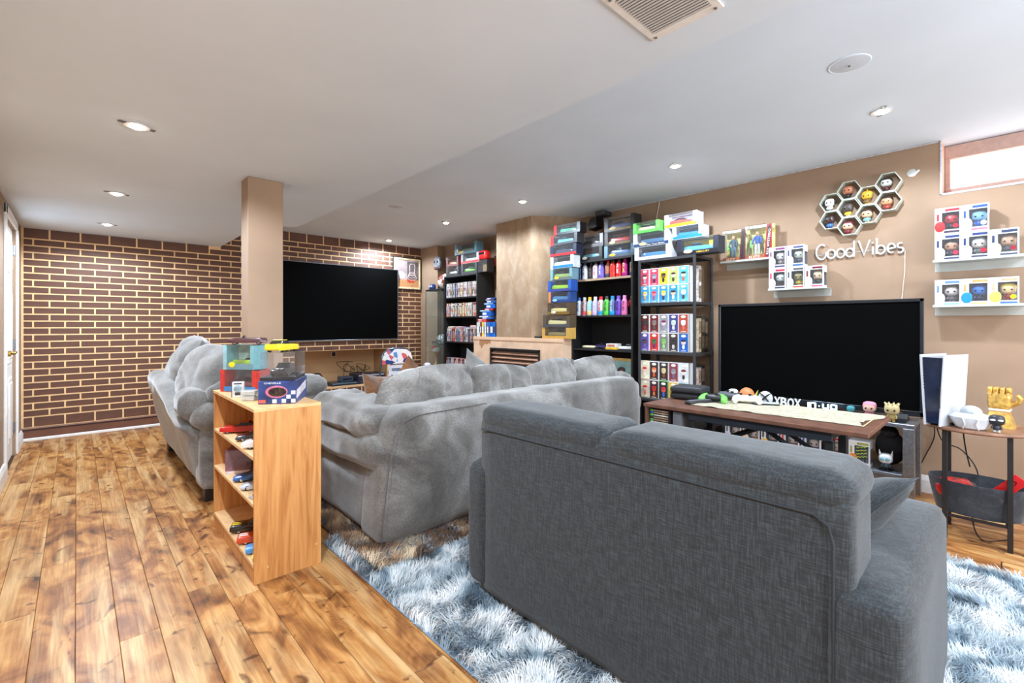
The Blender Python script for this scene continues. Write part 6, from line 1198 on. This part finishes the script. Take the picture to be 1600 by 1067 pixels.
for i, (x, z, r_, c) in enumerate(((-.06, .44, .06, (206, 206, 216)), (.05, .46, .06, (120, 110, 130)), (.0, .54, .055, (226, 226, 232)), (.08, .55, .045, (60, 60, 84)), (-.02, .62, .05, (190, 190, 206)), (.07, .4, .06, (140, 56, 46)))): MB().ball((x, -.05, z), r_, r_ * .9, r_ * .9, 12, 8, e=.8).build('toy', M(c, .5, var=.25, scale=40), t, smooth=60)
# niche equipment
ZN = .2645
t = thing('headphones', 'black headphones standing in the wall niche', 'headphones', (2.56, 6.9, ZN), .1); b = MB(); b.tube([(.085 * math.cos(a * PI / 12), 0, .1 + .1 * math.sin(a * PI / 12)) for a in range(13)], .009, 8); b.build('headband', BLACK, t, smooth=60)
for s_ in (-1, 1): MB().soft((s_ * .085, 0, .07), (.04, .09, .1), .02, 8).build('ear_cup', M((30, 30, 34), .5), t, smooth=60)
MB().box(-.03, -.04, 0, .03, .04, .19, .004).build('stand', M((60, 62, 66), .4), t)
t = thing('disc_player', 'flat black disc player in the wall niche', 'player', (2.93, 6.92, ZN), 0); MB().box(-.2, -.13, .006, .2, .13, .05, .004).build('housing', M((36, 46, 58), .3), t); MB().box(-.19, -.132, .03, .19, -.129, .036).build('front_line', M((130, 160, 180), .3), t); b = MB(); [b.cyl((x, y, 0), (x, y, .006), .012, n=10) for x in (-.17, .17) for y in (-.1, .1)]; b.build('foot', BLACK, t)
t = thing('cable_box', 'dark blue-grey set-top box on the flat disc player', 'box', (3.0, 6.94, ZN + .0505), 0); MB().box(-.09, -.08, 0, .09, .08, .07, .004).build('housing', M((62, 76, 96), .4), t); MB().box(-.07, -.081, .02, .07, -.0795, .05).build('front_panel', M((30, 36, 44), .2), t)
t = thing('audio_receiver', 'wide dark audio receiver with silver trim in the wall niche', 'receiver', (3.36, 6.95, ZN), 0); MB().box(-.22, -.16, .01, .22, .16, .15, .004).build('housing', M((36, 42, 62), .35), t); MB().box(-.21, -.162, .118, .21, -.159, .14).build('top_trim', M((190, 200, 214), .3, .5), t); MB().box(-.12, -.162, .03, .2, -.159, .1).build('display', M((40, 56, 100), .15, var=.4, scale=40), t); b = MB(); [b.cyl((-.17, -.175, z), (-.17, -.16, z), .018, n=14) for z in (.04, .09)]; b.build('dial', M((80, 90, 110), .3, .5), t, smooth=40); b = MB(); [b.cyl((x, y, 0), (x, y, .01), .015, n=10) for x in (-.18, .18) for y in (-.12, .12)]; b.build('foot', BLACK, t)
random.seed(5)
for k in range(4):
    P = [(3.0 + .1 * k, 7.05, ZN + .06)] + [(3.05 + .1 * k + random.uniform(-.15, .15), 7.05 + random.uniform(-.06, .06), ZN + random.uniform(.16, .34)) for _ in range(4)] + [(3.3 + .03 * k, 7.08, ZN + .155)]
    tag(MB().tube(sm(P), .004, 6).build('cable', RUBBER, smooth=60), ['black cable loop furthest left above the niche equipment', 'black cable loop, second from left in the niche', 'black cable loop, third from left in the niche', 'black cable loop over the receiver in the niche'][k], 'cable', 'tangled cables in the niche')
t = thing('wall_outlet', 'dark cable outlet in the back of the wall niche', 'outlet', (2.93, 7.215, .715)); MB().box(-.045, -.006, -.04, .045, 0, .04, .002).build('plate', M((196, 176, 150), .5), t); MB().box(-.025, -.02, -.03, .025, -.006, .03, .004).build('socket', M((50, 30, 22), .6), t)
